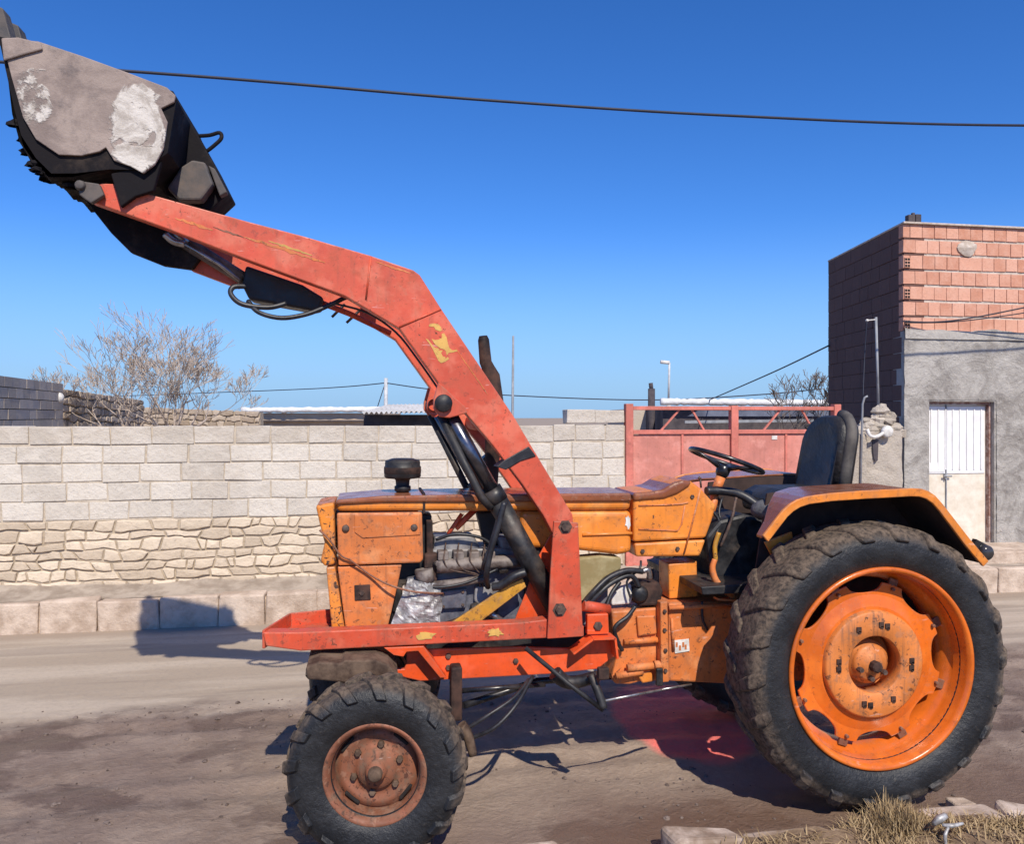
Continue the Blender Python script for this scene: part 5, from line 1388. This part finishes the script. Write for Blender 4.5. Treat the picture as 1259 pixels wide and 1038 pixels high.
# tilt cylinder between the arms
A_, B_, C_ = at(215, 290, 4.55), at(300, 343, 4.55), at(440, 400, 4.60)
g = MB(); g.prism(P2([(302, 326), (372, 350), (398, 366), (394, 380), (384, 382), (306, 368), (297, 350)], 4.50), 4.50, 4.66); tc = build('tilt_cylinder', g, M['black'], T, bevel=.015, seg=3)
g = MB(); g.tube([A_, B_], .036, 16); build('rod', g, M['manifold'], tc)
g = MB(); g.tube([at(203, 288, 4.5), at(214, 297, 4.5), at(228, 300, 4.5)], .02, 10, 4); g.tube([at(212, 284, 4.52), at(230, 300, 4.52)], .022, 10); build('rod_eye', g, M['steel'], tc)
g = MB(); g.tube([at(228, 300, 4.48), at(270, 325, 4.5), at(295, 345, 4.5)], .010, 8); build('guide_rod', g, M['steel'], tc)
g = MB(); g.tube([at(394, 372, 4.57), at(430, 386, 4.6), at(480, 410, 4.66)], .016, 10); build('tail', g, M['red_dull'], tc)
prism('lower_link', [(234, 332), (292, 354), (302, 349), (300, 338), (262, 316), (244, 310)], 4.6, 4.66, 'red', tc, .005)
hose(tc, [(302, 352, 4.46), (287, 353, 4.44), (284, 362, 4.43), (298, 374, 4.43), (330, 378, 4.44), (352, 373, 4.46)], .014)
hose(tc, [(305, 370, 4.46), (318, 384, 4.42), (346, 391, 4.41), (378, 386, 4.42), (408, 374, 4.44), (430, 365, 4.46), (452, 374, 4.4), (488, 400, 4.36)], .013)
g = MB(); g.tube([at(405, 372, 4.47), at(450, 384, 4.47), at(486, 408, 4.47), at(512, 440, 4.47), at(540, 480, 4.47)], .006, 6, 4); build('oil_pipe', g, M['rubber'], tc)
for a_, b_ in (((408, 390), (424, 374)), ((426, 397), (442, 382))):
    g = MB(); g.tube([at(*a_, 4.8), at(*b_, 4.8)], .008, 6); build('pipe_clip', g, M['black'], tc)
# cross tubes between the arms
for (a, b) in ((455, 345), (600, 520)):
    c = at(a, b, 4.33); g = MB(); g.tube([(c[0], 4.42, c[2]), (c[0], mir(4.42) + .10, c[2])], .05, 16); build('cross_tube', g, M['red_dull'], T)

# a dark bundle of cloth lying before the fender
g = MB(); c = at(941, 627, 4.3); vs = []
for a in range(9):
    for b in range(16):
        th = math.pi * a / 8; fi = 2 * math.pi * b / 16
        d = Vector((math.sin(th) * math.cos(fi), math.sin(th) * math.sin(fi), math.cos(th)))
        q = 1 + .28 * noise.noise(d * 2.2 + Vector((3, 1, 0)))
        vs.append((c[0] + d.x * .078 * q, c[1] + d.y * .09 * q, c[2] + d.z * .058 * q))
g.add(vs, [(a * 16 + b, a * 16 + (b + 1) % 16, (a + 1) * 16 + (b + 1) % 16, (a + 1) * 16 + b) for a in range(8) for b in range(16)], True)
tag(build('cloth_bundle', g, M['cloth'], org=c), 'dark grey bundled cloth lying in front of the near orange fender', 'cloth')

# litter in the grass
def bottle_piece():
    p = at(1158, 1012, 3.42)
    t = thing('tap_fitting', (p[0], 3.42, .12), 'shiny broken chrome fitting lying in the dry grass at lower right', 'fitting')
    g = MB(); g.tube([at(1147, 1014, 3.42), at(1155, 1008, 3.42), at(1163, 1003, 3.42)], [.012, .02, .014], 9); build('body', g, M['foil'], t)
    g = MB(); g.tube([at(1158, 1015, 3.40), at(1170, 1016, 3.38), at(1184, 1013, 3.38)], [.007, .011, .006], 8, 3); g.tube([at(1166, 1018, 3.38), at(1162, 1028, 3.37), at(1163, 1040, 3.36)], [.006, .009, .007], 8, 3); build('spout', g, M['foil'], t)
bottle_piece()
c = at(1178, 966, 3.8); g = MB(); g.box(c[0] - .05, c[0] + .06, 3.74, 3.84, .0, .05, .01)
tag(build('brick_piece', g, M['kerb'], org=(c[0], 3.79, 0), bevel=.01), 'pale broken brick lying behind the grass tuft at the rear wheel', 'brick')

# ------------------------------------------------------------------ light, sky, camera
sd = Vector((.38, -3.60, 3.64)).normalized()
el = math.asin(sd.z); az = math.atan2(sd.x, sd.y)
w = bpy.data.worlds.new('World'); scene.world = w; w.use_nodes = True
nt = w.node_tree; bg = nt.nodes['Background']
sky = nt.nodes.new('ShaderNodeTexSky'); sky.sky_type = 'NISHITA'; sky.sun_disc = False
sky.sun_elevation = el; sky.sun_rotation = az; sky.altitude = 1400; sky.air_density = 1.0; sky.dust_density = 0.0; sky.ozone_density = 5
hs = nt.nodes.new('ShaderNodeHueSaturation'); hs.inputs['Saturation'].default_value = 1.2; hs.inputs['Value'].default_value = 1.0
nt.links.new(sky.outputs[0], hs.inputs['Color'])
def wn(t, **kw):
    n = nt.nodes.new(t)
    for k, v in kw.items(): setattr(n, k, v)
    return n
tint = wn('ShaderNodeMix', data_type='RGBA', blend_type='MULTIPLY'); tint.inputs[0].default_value = 1; tint.inputs[7].default_value = (.88, 1.06, 1.39, 1)
nt.links.new(hs.outputs[0], tint.inputs[6])
tc_ = wn('ShaderNodeTexCoord'); sx = wn('ShaderNodeSeparateXYZ'); nt.links.new(tc_.outputs['Generated'], sx.inputs[0])
mr = wn('ShaderNodeMapRange'); mr.interpolation_type = 'SMOOTHSTEP'
for k, v in zip(('From Min', 'From Max', 'To Min', 'To Max'), (-.03, .24, 1, 0)): mr.inputs[k].default_value = v
nt.links.new(sx.outputs[2], mr.inputs['Value'])
hz = wn('ShaderNodeMix', data_type='RGBA'); nt.links.new(mr.outputs[0], hz.inputs[0]); nt.links.new(tint.outputs[2], hz.inputs[6]); hz.inputs[7].default_value = (2.6, 4.5, 7.0, 1)
nt.links.new(hz.outputs[2], bg.inputs['Color'])
bg.inputs['Strength'].default_value = .118
L_ = bpy.data.lights.new('sun', 'SUN'); L_.energy = 5.0; L_.angle = R(.53); L_.color = (1, .915, .78)
lo = bpy.data.objects.new('sun', L_); col.objects.link(lo); lo.rotation_euler = (-sd).to_track_quat('-Z', 'Y').to_euler(); lo.location = sd * 50
cam = bpy.data.cameras.new('camera'); co = bpy.data.objects.new('camera', cam); col.objects.link(co)
co.location = (0, 0, EYE); co.rotation_euler = (R(90), 0, -YAW)
cam.sensor_width = 36; cam.lens = 36 * FOC / 1259; cam.clip_end = 5000; cam.clip_start = .05
cam.shift_y = (CY - 519) / 1259 * 1.0
scene.camera = co
scene.view_settings.view_transform = 'Standard'; scene.view_settings.look = 'None'; scene.view_settings.exposure = 0
scene.render.resolution_x = 1024; scene.render.resolution_y = 845
